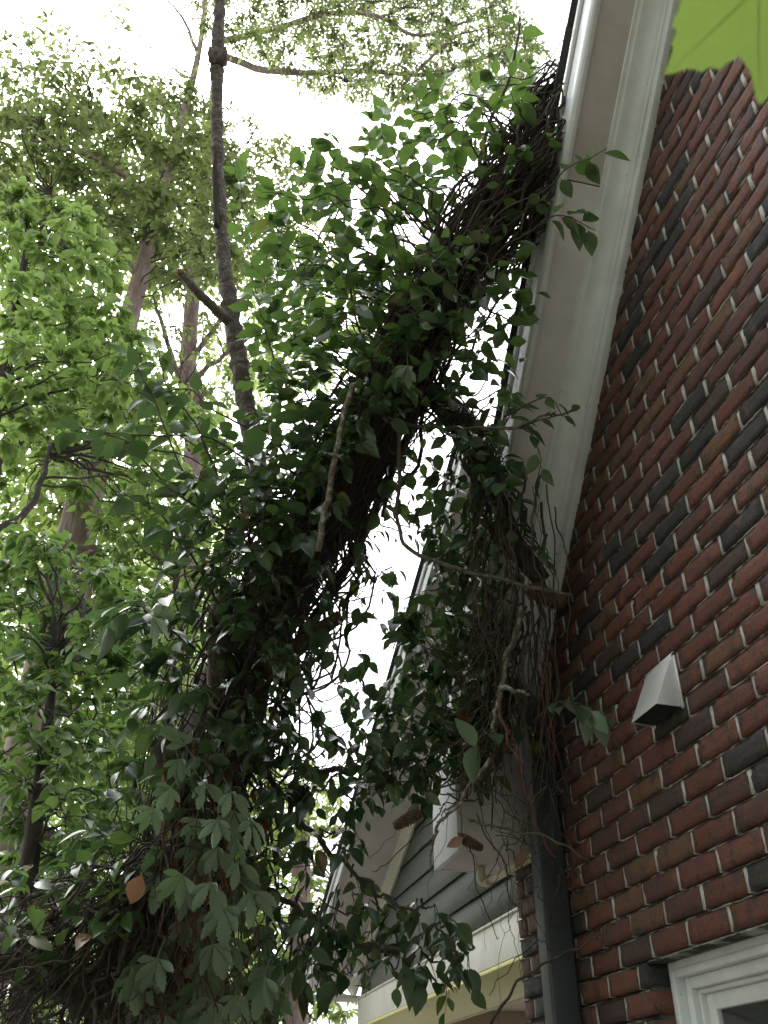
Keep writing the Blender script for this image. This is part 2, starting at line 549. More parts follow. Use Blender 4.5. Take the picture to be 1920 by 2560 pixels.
bricks, beds, heads = [], [], Acc()
bed = Acc()
c_lo, c_hi = -24, 46
for c in range(c_lo, c_hi):
    z = Z0 + c * BH
    ytop = min(Y_END, RK - z + 0.10)
    if ytop < Y_NEAR + 0.2 or z < 0.05:
        continue
    y = Y_END - (0 if c % 2 == 0 else BL / 2)
    edges = [Y_END] + ([] if c % 2 == 0 else [y])
    k = y
    while k > Y_NEAR:
        k -= BL
        edges.append(k)
    spans = [(edges[i + 1], edges[i]) for i in range(len(edges) - 1)]
    win = SILL < z < HEAD
    out = []
    for a, b in spans:
        if b > ytop + 0.15:
            continue
        if win:
            if a >= JAMB - 1e-6 or b <= WIN_R + 1e-6:
                out.append((a, b))
            else:
                if b > JAMB + 0.03:
                    out.append((JAMB - HJ / 2, b))
                if a < WIN_R - 0.03:
                    out.append((a, WIN_R + MJ / 2))
        else:
            out.append((a, b))
    for a, b in out:
        bricks.append(((a + b) / 2, z, b - a - HJ))
        if not (win and abs(a - JAMB) < 0.02):
            heads.box(random.uniform(0.0015, 0.004), 0.06, a - HJ / 2 - 0.0015, a + HJ / 2 + 0.0015, z - BH / 2 + MJ / 2 - 0.001, z + BH / 2 - MJ / 2 + 0.001)
    # bed joint under this course: face slopes out towards its bottom edge, ragged
    zj = z - BH / 2
    segs = []
    if SILL < zj < HEAD - 0.01:
        segs = [(JAMB, min(Y_END, ytop + .2)), (Y_NEAR, WIN_R)]
    else:
        segs = [(Y_NEAR, min(Y_END, ytop + 0.2))]
    for a, b in segs:
        n = max(2, int((b - a) / 0.016))
        ys = np.linspace(a, b, n)
        jit = np.array([noise.noise(Vector((q * 30, zj * 50, 0))) + 0.6 * noise.noise(Vector((q * 90, zj * 50, 5))) for q in ys])
        # raked joint: deep face, and a ragged lip of mortar left on top of the brick below
        xt = 0.019 + 0.002 * jit
        xl = -0.0008 - 0.0022 * jit
        zl = zj - MJ / 2 + 0.0030 + 0.0018 * jit
        rows_ = [np.stack([np.full(n, 0.05), ys, np.full(n, zj + MJ / 2 + 0.001)], 1), np.stack([xt, ys, np.full(n, zj + MJ / 2 + 0.0005)], 1), np.stack([xt - 0.004, ys, zl + 0.0008], 1),
                 np.stack([xl, ys, zl], 1), np.stack([xl + 0.0006, ys, np.full(n, zj - MJ / 2 + 0.0004)], 1), np.stack([np.full(n, 0.05), ys, np.full(n, zj - MJ / 2 + 0.0002)], 1)]
        v = np.concatenate(rows_)
        q = []
        for r_ in range(5):
            for i in range(n - 1):
                q.append((r_ * n + i, r_ * n + i + 1, (r_ + 1) * n + i + 1, (r_ + 1) * n + i))
        bed.add(v, q)
bed.build('bed_mortar', MAT['mortar_bed'], house)
hm = heads.build('head_mortar', MAT['mortar_pale'], house)


def vis_score(p):
    x, y, d = px(p)
    if d <= 0 or not (-40 < x < 1700 and -40 < y < 2260):
        return -1
    return 1 / d


bricks.sort(key=lambda b: -vis_score((0, b[0], b[1])))
rest = Acc()
for i, (y, z, L) in enumerate(bricks):
    if i < 300:
        o = link('brick', get_brick(L), None, wall)
        o.location = (random.uniform(-0.0015, 0.0015), y, z)
        o.rotation_euler = (random.uniform(-0.004, 0.004), random.uniform(-0.01, 0.01), random.uniform(-0.006, 0.006))
    else:
        me = get_brick(L)
        vv = np.empty(len(me.vertices) * 3, np.float32)
        me.vertices.foreach_get('co', vv)
        qq = np.array([list(p.vertices) for p in me.polygons])
        rest.add(vv.reshape(-1, 3) + np.array([0, y, z]), qq)
rest_o = rest.build('brickwork', MAT['brick'], house, 'stuff')

# --- rake trim: profile in (x, n), n = distance up from the trim's bottom line at right angles to the slope
S45 = math.sqrt(0.5)
NV, DV = np.array([0, S45, S45]), np.array([0, S45, -S45])


def rk(x, n, y_on):
    """Point of the rake profile where the base line is at y_on."""
    b = np.array([x, y_on, RK - y_on])
    return b + NV * n


def rake_piece(name, prof, mat, y0=-2.6, y1=0.80, parent=house, bev=0.003):
    a = Acc()
    p = [rk(x, n, y0) for x, n in prof]
    a.prism(p, rk(0, 0, y0), rk(0, 0, y1))
    o = a.build(name, mat, parent)
    if bev:
        bevel(o, bev, 2)
    return o


rake_piece('frieze_board', [(0.004, 0.0), (-0.026, 0.0), (-0.026, 0.09), (0.004, 0.09)], MAT['trim'], y1=0.98)
rake_piece('crown_moulding', [(-0.0262, 0.034), (-0.034, 0.034), (-0.036, 0.043), (-0.047, 0.047), (-0.058, 0.060), (-0.082, 0.072), (-0.104, 0.075), (-0.108, 0.083), (-0.122, 0.084), (-0.123, 0.0935), (-0.0262, 0.0935)], MAT['trim'], y1=0.83)
for ya, yb in ((-2.6, -0.762), (-0.759, 0.83)):
    rake_piece('soffit_board', [(-0.02, 0.094), (-0.252, 0.094), (-0.252, 0.108), (-0.02, 0.108)], MAT['soffit'], y0=ya, y1=yb, bev=0.0015)
rake_piece('fascia', [(-0.2525, 0.074), (-0.272, 0.074), (-0.272, 0.225), (-0.2525, 0.225)], MAT['trim'], y1=0.80)
rake_piece('metal_fascia', [(-0.2722, 0.078), (-0.2745, 0.078), (-0.2745, 0.196), (-0.2722, 0.196)], MAT['metal_fascia'], bev=0)
rake_piece('drip_edge', [(-0.274, 0.206), (-0.284, 0.203), (-0.286, 0.232), (-0.25, 0.232)], MAT['metal_fascia'], bev=0)
roof = rake_piece('roof', [(-0.25, 0.226), (0.6, 0.226), (0.6, 0.246), (-0.25, 0.246)], MAT['shingle'], y0=-2.6, y1=0.95, bev=0)
for i in range(24):
    y0 = -2.6 + i * 0.145
    a = Acc()
    jx = -0.302 + random.uniform(-0.006, 0.006)
    nlo = 0.247
    p0, p1 = rk(0, 0, y0), rk(0, 0, y0 + 0.20)
    lo = [rk(jx, nlo, y0), rk(0.6, nlo, y0), rk(0.6, nlo + 0.008, y0), rk(jx, nlo + 0.008, y0)]
    off = p1 - p0 + NV * 0.012
    a.prism(lo, (0, 0, 0), off)
    o = a.build('shingle', MAT['shingle'], roof)
# --- boxed eave return at the foot of the rake
a = Acc()
a.box(-0.2755, 0.0, 0.80, 1.115, 2.448, 2.468)
bevel(a.build('eave_soffit', MAT['soffit'], house), 0.003)
a = Acc()
a.prism([(-0.296, 0.795, 2.446), (-0.296, 1.12, 2.446), (-0.296, 1.12, 2.78), (-0.296, 0.795, 3.10)], (-0.296, 0, 0), (-0.276, 0, 0))
bevel(a.build('return_fascia', MAT['trim'], house), 0.003)
a = Acc()
a.box(-0.2755, 0.6, 1.10, 1.12, 2.446, 2.74)
bevel(a.build('eave_fascia', MAT['trim'], house), 0.003)

a = Acc()
a.box(-0.2757, -0.002, 0.797, 0.812, 2.449, 2.94)
bevel(a.build('return_board', MAT['soffit'], house), 0.003)

# --- far corner: the end wall behind
a = Acc()
a.box(0.03, 3.0, Y_END - 0.10, Y_END - 0.012, 0.0, 2.44)
a.build('end_wall', MAT['brick'], house)

# --- window at the lower right
win = Acc()
win.box(0.014, 0.12, WIN_R - 0.06, JAMB + 0.012, HEAD + 0.0005, HEAD + 0.006)
w_lint = win.build('lintel', MAT['beam'], house)
wparent = w_lint


def wbox(name, mat, x0, x1, y0, y1, z0, z1, bev=0.003, parent=None):
    q = Acc()
    q.box(x0, x1, y0, y1, z0, z1)
    o = q.build(name, mat, parent or house)
    if bev:
        bevel(o, bev)
    return o


wf = Acc()


def ring_frame(ac, x0, x1, inset, w):
    yl, yr, zt, zb = JAMB - inset, WIN_R + inset, HEAD - inset, SILL + inset
    ac.box(x0, x1, yl - w, yl, zb, zt)
    ac.box(x0, x1, yr, yr + w, zb, zt)
    ac.box(x0, x1, yr + w, yl - w, zt - w, zt)
    ac.box(x0, x1, yr + w, yl - w, zb, zb + w)


window = None
for nm, x0, x1, ins, w in (('brick_moulding', 0.062, 0.16, 0.0005, 0.022), ('brick_moulding_step', 0.055, 0.155, 0.0225, 0.020), ('window_frame', 0.082, 0.165, 0.0430, 0.030), ('inner_stop', 0.100, 0.170, 0.0732, 0.012), ('sash', 0.115, 0.150, 0.0855, 0.040)):
    q = Acc()
    ring_frame(q, x0, x1, ins, w)
    o = q.build(nm, MAT['trim'], house if window is None else window)
    if window is None:
        o.name = 'window_frame'
        window = o
    else:
        o.name = {'brick_moulding_step': 'moulding', 'window_frame': 'jamb_frame', 'inner_stop': 'stop', 'sash': 'sash'}[nm]
    bevel(o, 0.004)
wbox('pane', MAT['glass'], 0.130, 0.134, WIN_R + 0.125, JAMB - 0.125, SILL + 0.125, HEAD - 0.125, 0, window)
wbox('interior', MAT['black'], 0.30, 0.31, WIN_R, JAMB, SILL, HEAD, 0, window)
wbox('window_sill', MAT['trim'], 0.01, 0.18, WIN_R - 0.02, JAMB + 0.0, SILL - 0.05, SILL - 0.001, 0.004, window)

# ------------------------------------------------------------------ vent hood
vent = thing('vent_hood', 'small silver metal dryer vent hood on the red brick wall', 'vent', (0, -0.305, 2.56))
yn, yf, zt, zb, pr = -0.386, -0.226, 2.722, 2.566, 0.078
t_ = 0.0012
a = Acc()
o3 = lambda x, y, z: (x, y, z)
A_, B_, C_, D_ = (-0.004, yf, zt), (-0.004, yn, zt), (-pr, yn + 0.004, zb + 0.004), (-pr, yf - 0.004, zb + 0.004)
E_, G_ = (-0.004, yn, zb), (-0.004, yf, zb)
a.add([A_, B_, C_, D_, E_, G_], [(0, 1, 2, 3)], [(1, 4, 2), (0, 3, 5)])
ho = a.build('hood', MAT['galv'], vent)
sm = ho.modifiers.new('solid', 'SOLIDIFY')
sm.thickness = 0.0015
bevel(ho, 0.002, 2)
a = Acc()
a.box(-0.0045, -0.0005, yn - 0.010, yn + 0.002, zb - 0.004, zt + 0.006)
a.box(-0.0045, -0.0005, yf - 0.002, yf + 0.010, zb - 0.004, zt + 0.006)
a.box(-0.0045, -0.0005, yn - 0.010, yf + 0.010, zt - 0.002, zt + 0.008)
a.build('flange', MAT['galv'], vent)
a = Acc()
cy, cz = (yn + yf) / 2, zb + 0.045
ang = np.linspace(0, 2 * math.pi, 21)[:-1]
a.tube([(-0.028, cy, cz), (0.0, cy, cz)], 0.05, 20)
a.build('duct', MAT['black'], vent)
a = Acc()
a.add([(-0.006, yn + 0.004, zb + 0.004), (-pr + 0.004, yn + 0.006, zb + 0.007), (-pr + 0.004, yf - 0.006, zb + 0.007), (-0.006, yf - 0.004, zb + 0.004)], [(0, 1, 2, 3)])
a.build('dark_opening_plate', MAT['black'], vent)  # black plate added for the darkness inside the open hood

# ------------------------------------------------------------------ downspout and drain pipe
ds = thing('downspout', 'dark grey rectangular downspout on the far corner of the brick wall', 'downspout', (-0.05, 0.52, 0))
a = Acc()
prof = []
x0, x1, y0, y1 = -0.108, -0.012, 0.486, 0.566
for cx, cy, a0 in ((x1 - .01, y1 - .01, 0), (x0 + .01, y1 - .01, 90), (x0 + .01, y0 + .01, 180), (x1 - .01, y0 + .01, 270)):
    for k in range(4):
        t = math.radians(a0 + k * 30)
        prof.append((cx + .01 * math.cos(t), cy + .01 * math.sin(t), 0.25))
a.prism(prof, (0, 0, 0.25), (0, 0, 2.90))
a.build('pipe', MAT['downspout'], ds)
a = Acc()
a.prism([(p[0], p[1], 0) for p in prof], (0, 0, 0), (0, 0, 0))
b = Acc()
pr_ = np.array(prof)
c0 = pr_ + (0, 0, 2.645)
c1 = pr_ + np.array([-0.06, 0.16, 2.86])
n_ = len(prof)
b.add(np.vstack([c0, c1]), [(i, (i + 1) % n_, n_ + (i + 1) % n_, n_ + i) for i in range(n_)])
b.build('elbow', MAT['downspout'], ds)
for zz in (1.0,):
    a = Acc()
    a.box(-0.112, -0.002, 0.482, 0.57, zz, zz + 0.03)
    bevel(a.build('strap', MAT['downspout'], ds), 0.004)

pp = thing('drain_pipe', 'thin cream plastic drain pipe with elbow under the boxed eave', 'pipe', (-0.12, 1.1, 2.4))
a = Acc()
a.tube(spline([(-0.135, 1.02, 2.447), (-0.135, 1.02, 2.40), (-0.13, 1.008, 2.388), (-0.12, 0.99, 2.386)], 12), 0.017, 14)
a.build('elbow', MAT['pvc'], pp, smooth=True)
a = Acc()
a.tube([(-0.121, 0.992, 2.386), (-0.075, 0.568, 2.392)], 0.0135, 14)
a.build('pipe', MAT['pvc'], pp, smooth=True)
a = Acc()
a.tube([(-0.1235, 1.0, 2.386), (-0.118, 0.962, 2.386)], 0.0185, 14)
a.build('collar', MAT['pvc'], pp, smooth=True)

# ------------------------------------------------------------------ porch wing with lap siding behind the corner
porch = thing('porch', 'porch gable with dark green-grey lap siding and cream rake soffit', 'porch', (0.6, 3, 0))
PX = 0.30
SL = math.tan(math.radians(23))
RB = 4.83                     # rake trim bottom on the porch wall: z = RB - SL * y
ND = unit((0, SL, 1.0))


def prk(x, n, y):
    return np.array([x, y, RB - SL * y]) + ND * n


def porch_piece(name, prof, mat, y0=0.9, y1=5.6, parent=porch, bev=0.003):
    q = Acc()
    q.prism([prk(x, n, y0) for x, n in prof], prk(0, 0, y0), prk(0, 0, y1))
    o = q.build(name, mat, parent)
    if bev:
        bevel(o, bev)
    return o


sw = Acc()
sw.prism([(PX + 0.012, 0.9, 2.42), (PX + 0.012, 5.32, 2.42), (PX + 0.012, 5.32, RB - SL * 5.32 + .05), (PX + 0.012, 0.9, RB - SL * 0.9 + 0.05)], (PX, 0, 0), (PX + 0.10, 0, 0))
swo = sw.build('siding_wall', MAT['siding'], porch)
EXPO = 0.1685
zb_ = 2.448
for i in range(13):
    za = zb_ + i * EXPO
    ymax = min(5.32, (RB + 0.06 - za) / SL)
    if ymax < 1.2:
        break
    q = Acc()
    ytop = min(5.32, (RB + 0.06 - za - EXPO) / SL)
    pts = [(PX - 0.010, 0.9, za), (PX - 0.010, ymax, za), (PX + 0.008, max(ytop, 0.95), za + EXPO + 0.02), (PX + 0.008, 0.9, za + EXPO + 0.02)]
    v = np.array(pts + [(p[0] + 0.009, p[1], p[2]) for p in pts])
    q.add(v, [(0, 1, 2, 3), (7, 6, 5, 4), (0, 4, 5, 1), (1, 5, 6, 2), (2, 6, 7, 3), (3, 7, 4, 0)])
    q.build('siding_board', MAT['siding'], swo)
porch_piece('rake_frieze', [(PX, 0.0), (PX - 0.022, 0.0), (PX - 0.022, 0.05), (PX - 0.06, 0.088), (PX, 0.088)], MAT['beam'])
porch_piece('rake_soffit', [(PX, 0.089), (-0.078, 0.089), (-0.078, 0.1), (PX, 0.1)], MAT['soffit'])
porch_piece('fascia', [(-0.0782, 0.07), (-0.098, 0.07), (-0.098, 0.19), (-0.0782, 0.19)], MAT['trim'])
porch_piece('drip_edge', [(-0.0985, 0.15), (-0.108, 0.145), (-0.108, 0.195), (-0.0985, 0.195)], MAT['trim'], bev=0)
proof = porch_piece('roof', [(-0.09, 0.196), (3.0, 0.196), (3.0, 0.215), (-0.09, 0.215)], MAT['shingle'], bev=0)
porch_piece('shingle_edge', [(-0.125, 0.216), (3.0, 0.216), (3.0, 0.232), (-0.125, 0.232)], MAT['shingle'], parent=proof, bev=0)


def pbox(name, mat, *b, bev=0.004):
    q = Acc()
    q.box(*b)
    o = q.build(name, mat, porch)
    if bev:
        bevel(o, bev)
    return o


pbox('beam', MAT['beam'], PX - 0.035, PX + 0.005, 0.9, 5.32, 2.245, 2.425)
pbox('beam_cap', MAT['beam'], PX - 0.048, PX - 0.012, 0.9, 5.33, 2.4255, 2.438)
pbox('beam_soffit', MAT['cream'], PX - 0.034, PX + 0.48, 0.9, 5.31, 2.225, 2.2445)
pbox('beam_inner', MAT['ceiling'], PX + 0.4805, PX + 0.51, 0.9, 5.31, 2.218, 2.42)
pbox('ceiling_trim', MAT['cream'], PX + 0.511, PX + 0.54, 0.9, 5.31, 2.33, 2.36)
pbox('end_beam', MAT['ceiling'], PX + 0.5106, PX + 3.0, 5.18, 5.31, 2.12, 2.3605)
pbox('ceiling', MAT['ceiling'], PX + 0.5105, PX + 3.0, 0.9, 5.31, 2.361, 2.38)
pbox('eave_box', MAT['soffit'], -0.098, PX + 0.3, 5.33, 5.62, 2.44, 2.46)
pbox('post', MAT['beam'], PX + 0.02, PX + 0.12, 5.18, 5.28, 0.0, 2.2)
pbox('post_capital', MAT['beam'], PX, PX + 0.14, 5.16, 5.30, 2.14, 2.2245)
pbox('back_wall', MAT['siding'], PX + 2.6, PX + 2.7, 0.9, 5.3, 0, 2.4)

# =================================================================== leaves
def leaf_template(kind, seed=0):
    """Unit-length leaf along +Y, normal +Z. Returns verts, quads, tris."""
    r = random.Random(seed)
    if kind == 'far':
        w, h = r.uniform(0.2, 0.27), r.uniform(0.03, 0.1)
        v = [(0, 0, 0), (-w, 0.42, h), (0, 0.5, 0.0), (w, 0.42, h), (0, 1, -0.12)]
        return np.array(v), np.zeros((0, 4), int), np.array([(0, 2, 1), (0, 3, 2), (1, 2, 4), (2, 3, 4)])
    if kind == 'oval':
        st = [0.0, 0.14, 0.32, 0.54, 0.76, 0.9, 1.0]
        wd = [0.0, 0.17, 0.275, 0.27, 0.165, 0.07, 0.0]
        sc = r.uniform(0.85, 1.15)
    else:                                                # toothed creeper leaflet
        st = [0.0, 0.12, 0.24, 0.36, 0.42, 0.5, 0.56, 0.64, 0.70, 0.78, 0.84, 0.91, 1.0]
        wd = [0.0, 0.035, 0.075, 0.14, 0.125, 0.178, 0.15, 0.182, 0.135, 0.15, 0.085, 0.08, 0.0]
        sc = r.uniform(0.95, 1.2)
    fold, droop, twist = r.uniform(0.05, 0.55), r.uniform(-0.05, 0.42), r.uniform(-0.6, 0.6)
    V, Q, T = [], [], []
    n = len(st)
    rows = []
    for i, (t, w) in enumerate(zip(st, wd)):
        z = -droop * t * t
        if i in (0, n - 1):
            rows.append([len(V)])
            V.append((0, t, z))
        else:
            w *= sc
            rows.append([len(V), len(V) + 1, len(V) + 2])
            tw = twist * (t - 0.4)
            V += [(-w, t + (0.012 if kind != 'oval' else 0), z + w * (fold - tw)), (0, t, z), (w, t + (0.012 if kind != 'oval' else 0), z + w * (fold + tw))]
    for i in range(n - 1):
        a, b = rows[i], rows[i + 1]
        if len(a) == 1:
            T += [(a[0], b[1], b[0]), (a[0], b[2], b[1])]
        elif len(b) == 1:
            T += [(a[0], a[1], b[0]), (a[1], a[2], b[0])]
        else:
            Q += [(a[0], a[1], b[1], b[0]), (a[1], a[2], b[2], b[1])]
    if kind == 'oval':                                   # short stalk
        k = len(V)
        V += [(-0.012, -0.16, 0.02), (0.012, -0.16, 0.02), (0.012, 0.02, 0), (-0.012, 0.02, 0)]
        Q.append((k, k + 1, k + 2, k + 3))
    return np.array(V), np.array(Q).reshape(-1, 4), np.array(T).reshape(-1, 3)


def palmate_template(seed):
    """Five toothed leaflets of a creeper leaf, spread like a hand, with its stalk."""
    r = random.Random(seed)
    V, Q, T, n = [], [], [], 0
    for k, (ang, ln) in enumerate(((-72, 0.62), (-36, 0.88), (0, 1.0), (36, 0.88), (72, 0.62))):
        v, q, t = leaf_template('creeper', seed * 10 + k)
        a = math.radians(ang + r.uniform(-8, 8))
        el = r.uniform(-0.75, 0.05)
        v = v * ln * r.uniform(0.9, 1.05)
        y2, z2 = v[:, 1] * math.cos(el) - v[:, 2] * math.sin(el), v[:, 1] * math.sin(el) + v[:, 2] * math.cos(el)
        v = np.stack([v[:, 0] * math.cos(a) + y2 * math.sin(a), -v[:, 0] * math.sin(a) + y2 * math.cos(a), z2 + 0.002 * k], 1)
        V.append(v)
        Q.append(q + n)
        T.append(t + n)
        n += len(v)
    st = np.array([(-0.012, -0.55, 0.06), (0.012, -0.55, 0.06), (0.012, 0.03, 0), (-0.012, 0.03, 0)])
    V.append(st)
    Q.append(np.array([[0, 1, 2, 3]]) + n)
    return np.vstack(V), np.vstack(Q), np.vstack(T)


TPL = {'far': [leaf_template('far', s) for s in range(4)], 'oval': [leaf_template('oval', s) for s in range(12)],
       'creeper': [palmate_template(s) for s in range(5)]}
_leaf_me = {}


def leaf_single_mesh(kind, k, mat):
    key = (kind, k, mat.name)
    if key not in _leaf_me:
        a = Acc()
        a.add(*TPL[kind][k])
        me = a.mesh('leaf', smooth=True)
        me.materials.append(mat)
        _leaf_me[key] = me
    return _leaf_me[key]


class Leaves:
    def __init__(self):
        self.p, self.d, self.n, self.s = [], [], [], []

    def put(self, p, d, n, s):
        self.p.append(p)
        self.d.append(d)
        self.n.append(n)
        self.s.append(s)

    def arrays(self):
        p, d, n, s = np.array(self.p), np.array(self.d), np.array(self.n), np.array(self.s)
        d = d / (np.linalg.norm(d, axis=1)[:, None] + 1e-9)
        n = n - d * (n * d).sum(1)[:, None]
        n = n / (np.linalg.norm(n, axis=1)[:, None] + 1e-9)
        return p, d, n, s

    def realise(self, kind, mat, parent, name='foliage', single=0, level3=None):
        p, d, n, s = self.arrays()
        side = np.cross(d, n)
        N = len(p)
        tid = rng.integers(0, len(TPL[kind]), N)
        chosen = np.zeros(N, bool)
        if single:
            sc = np.array([s[i] * max(0, vis_score(p[i])) for i in range(N)])
            dep = (p - CAM) @ FW
            order = np.argsort(-(sc * (4.0 / np.maximum(dep, 0.5)) ** 1.5))
            chosen[order[:min(single, int((sc > 0).sum()))]] = True
        for i in np.nonzero(chosen)[0]:
            o = bpy.data.objects.new('leaf', leaf_single_mesh(kind, int(tid[i]), mat))
            COL.objects.link(o)
            o.parent = parent
            o.matrix_parent_inverse = parent.matrix_basis.inverted()
            b = np.stack([side[i], d[i], n[i]], 1) * s[i]
            o.matrix_basis = Matrix([[*b[r], p[i][r]] for r in range(3)] + [[0, 0, 0, 1]])
        acc = Acc()
        for k, (v, q, t) in enumerate(TPL[kind]):
            ix = np.nonzero((tid == k) & ~chosen)[0]
            if not len(ix):
                continue
            m = len(v)
            W = p[ix][:, None, :] + s[ix][:, None, None] * (v[None, :, 0:1] * side[ix][:, None, :] + v[None, :, 1:2] * d[ix][:, None, :] + v[None, :, 2:3] * n[ix][:, None, :])
            off = (np.arange(len(ix)) * m)[:, None, None]
            acc.add(W.reshape(-1, 3), (q[None] + off).reshape(-1, 4) if len(q) else None, (t[None] + off).reshape(-1, 3) if len(t) else None)
        if acc.n:
            acc.build(name, mat, parent, 'stuff', smooth=True)


def rdir():
    return unit(rng.normal(size=3))


def in_poly(x, y, poly):
    c = False
    n = len(poly)
    j = n - 1
    for i in range(n):
        xi, yi = poly[i]
        xj, yj = poly[j]
        if (yi > y) != (yj > y) and x < (xj - xi) * (y - yi) / (yj - yi) + xi:
            c = not c
        j = i
    return c


def darts(poly, space, tries=4000):
    xs, ys = [p[0] for p in poly], [p[1] for p in poly]
    out = []
    for _ in range(tries):
        x, y = rng.uniform(min(xs), max(xs)), rng.uniform(min(ys), max(ys))
        if in_poly(x, y, poly) and all((x - a) ** 2 + (y - b) ** 2 > space ** 2 for a, b in out):
            out.append((x, y))
    return out


def spray(leaves, twigs, c, r, n_twig, n_leaf, size, bias=(0, 0, 0.2), trad=0.004, droop=0.35, flat=0.6, sides=4):
    """Twigs radiating from c with leaves along them."""
    bias = np.array(bias, float)
    for _ in range(n_twig):
        d = unit(rdir() * np.array([1, 1, flat]) + bias)
        L = r * rng.uniform(0.55, 1.25)
        ts = np.linspace(0, 1, 6)[:, None]
        sag = np.array([0, 0, -1]) * droop * L * ts ** 2
        pts = wob(c + rdir() * r * 0.12 + d * L * ts + sag, 0.06 * L)
        if twigs is not None:
            twigs.tube(pts, np.linspace(trad, trad * 0.35, 6), sides, caps=False)
        m = n_leaf
        for k in range(m):
            t = (k + rng.uniform(0.2, 1.0)) / m
            i = min(4, int(t * 5))
            q = pts[i] + (pts[i + 1] - pts[i]) * (t * 5 - i)
            tan = unit(pts[i + 1] - pts[i])
            lat = unit(np.cross(tan, (0, 0, 1)) + rdir() * 0.3) * (1 if k % 2 else -1)
            ld = unit(tan * rng.uniform(0.2, 0.9) + lat * rng.uniform(0.4, 1.0) + np.array([0, 0, -1]) * rng.uniform(0.0, 0.6))
            ln = unit(np.array([0, 0, 1.0]) + rdir() * 0.8)
            leaves.put(q + ld * size * 0.16, ld, ln, size * rng.uniform(0.45, 1.25))


# =================================================================== background trees
def tree(name, label, trunk_pts, trunk_r, bark, leafmat, regions, size, limbs=(), group='trees standing behind the leaning trunk', loc=None, kind='far', sides=18, lump=0.12):
    root = thing(name, label, 'tree', tuple(loc if loc is not None else (trunk_pts[0][0], trunk_pts[0][1], 0)), group)
    a = Acc()
    n = 60
    path = spline(trunk_pts, n)
    a.tube(path, lerp1(trunk_r, n), sides, lump=lump, seed=len(name), freq=5)
    a.build('trunk', bark, root, smooth=True)
    for pts, r0, r1 in limbs:
        b = Acc()
        b.tube(wob(spline(pts, 24), 0.03), np.linspace(r0, r1, 24), 9, lump=0.12, freq=9)
        b.build('limb', bark, root, smooth=True)
    lv, tw = Leaves(), Acc()
    for reg in regions:
        for (x, y) in darts(reg['poly'], reg['space']):
            h = rng.uniform(*reg['h'])
            c = PH(x, y, h)
            d = (c - CAM) @ FW
            r = reg['r'] * K / F * d
            # connect to the nearest lower trunk or limb point
            cand = [path]
            cand += [spline(p_, 24) for p_, _, _ in limbs]
            allp = np.vstack(cand)
            w = np.linalg.norm(allp - c, axis=1) + 0.8 * np.maximum(0, allp[:, 2] - c[2])
            s0 = allp[np.argmin(w)]
            L = np.linalg.norm(c - s0)
            if L > 0.05 and L < 7:
                mid = (s0 + c) / 2 + np.array([0, 0, 0.12 * L]) + rdir() * 0.08 * L
                tw.tube(wob(spline([s0, mid, c], 12), 0.09 * L), np.linspace(0.005 + 0.006 * L, 0.004, 12), 5, caps=False)
            area = math.pi * r * r * 1.3
            nl = int(reg['cover'] * area / (0.42 * size * size))
            nt = max(4, int(nl / 9))
            spray(lv, tw, c, r, nt, max(3, int(nl / nt)), size, trad=0.004, droop=reg.get('droop', 0.3))
    if tw.n:
        tw.build('twigs', MAT['twig'], root, 'stuff')
    if lv.p:
        lv.realise(kind, leafmat, root, 'crown')
    return root


# tall pale-barked tree at the left
b5 = [PH(140, 1275, 9.0) * np.array([1, 1, 0]), PH(140, 1275, 9.0), PH(215, 940, 9.0), PH(292, 640, 9.0), PH(360, 380, 9.0), PH(428, 120, 9.0), PH(450, -60, 9.0)]
tree('tall_tree', 'tall tree with pinkish bark and olive leaves rising at the left', b5, [0.26, 0.22, 0.17, 0.12, 0.08, 0.05, 0.04], MAT['bark_pine'], MAT['leaf_olive'],
     [dict(poly=[(-40, 270), (60, 250), (160, 230), (250, 260), (330, 210), (400, 230), (480, 290), (520, 420), (500, 600), (330, 620), (200, 500), (90, 460), (-40, 460)], space=36, r=50, h=(7.6, 10.5), cover=2.6),
      dict(poly=[(-20, 120), (60, 50), (110, 40), (190, 100), (260, 150), (330, 190), (150, 200), (0, 200)], space=28, r=30, h=(8.5, 9.5), cover=1.0),
      dict(poly=[(-20, 180), (120, 140), (290, 150), (420, 170), (440, 230), (330, 230), (250, 270), (160, 250), (60, 260), (-20, 280)], space=40, r=40, h=(7.6, 9.5), cover=1.0),
      dict(poly=[(240, 0), (275, 0), (268, 120), (300, 180), (250, 170)], space=34, r=14, h=(8.5, 9.5), cover=0.35),
      dict(poly=[(0, 90), (50, 140), (90, 230), (0, 240)], space=34, r=30, h=(8.5, 9.5), cover=0.9)],
     0.13, limbs=[([PH(362, 380, 9), PH(300, 300, 9), PH(200, 250, 9)], 0.06, 0.02), ([PH(300, 600, 9), PH(200, 480, 8.6), PH(110, 420, 8.5)], 0.06, 0.02),
                  ([PH(425, 110, 9), PH(395, 40, 9), PH(355, -10, 9)], 0.035, 0.015), ([PH(345, 430, 9), PH(200, 340, 8.8), PH(60, 300, 8.6)], 0.05, 0.02),
                  ([PH(150, 1215, 9), PH(205, 1185, 8.5), PH(80, 1190, 8.3)], 0.04, 0.02), ([PH(160, 1195, 8.9), PH(190, 1225, 8.6), PH(195, 1300, 8.6), PH(190, 1390, 8.6)], 0.035, 0.03)])

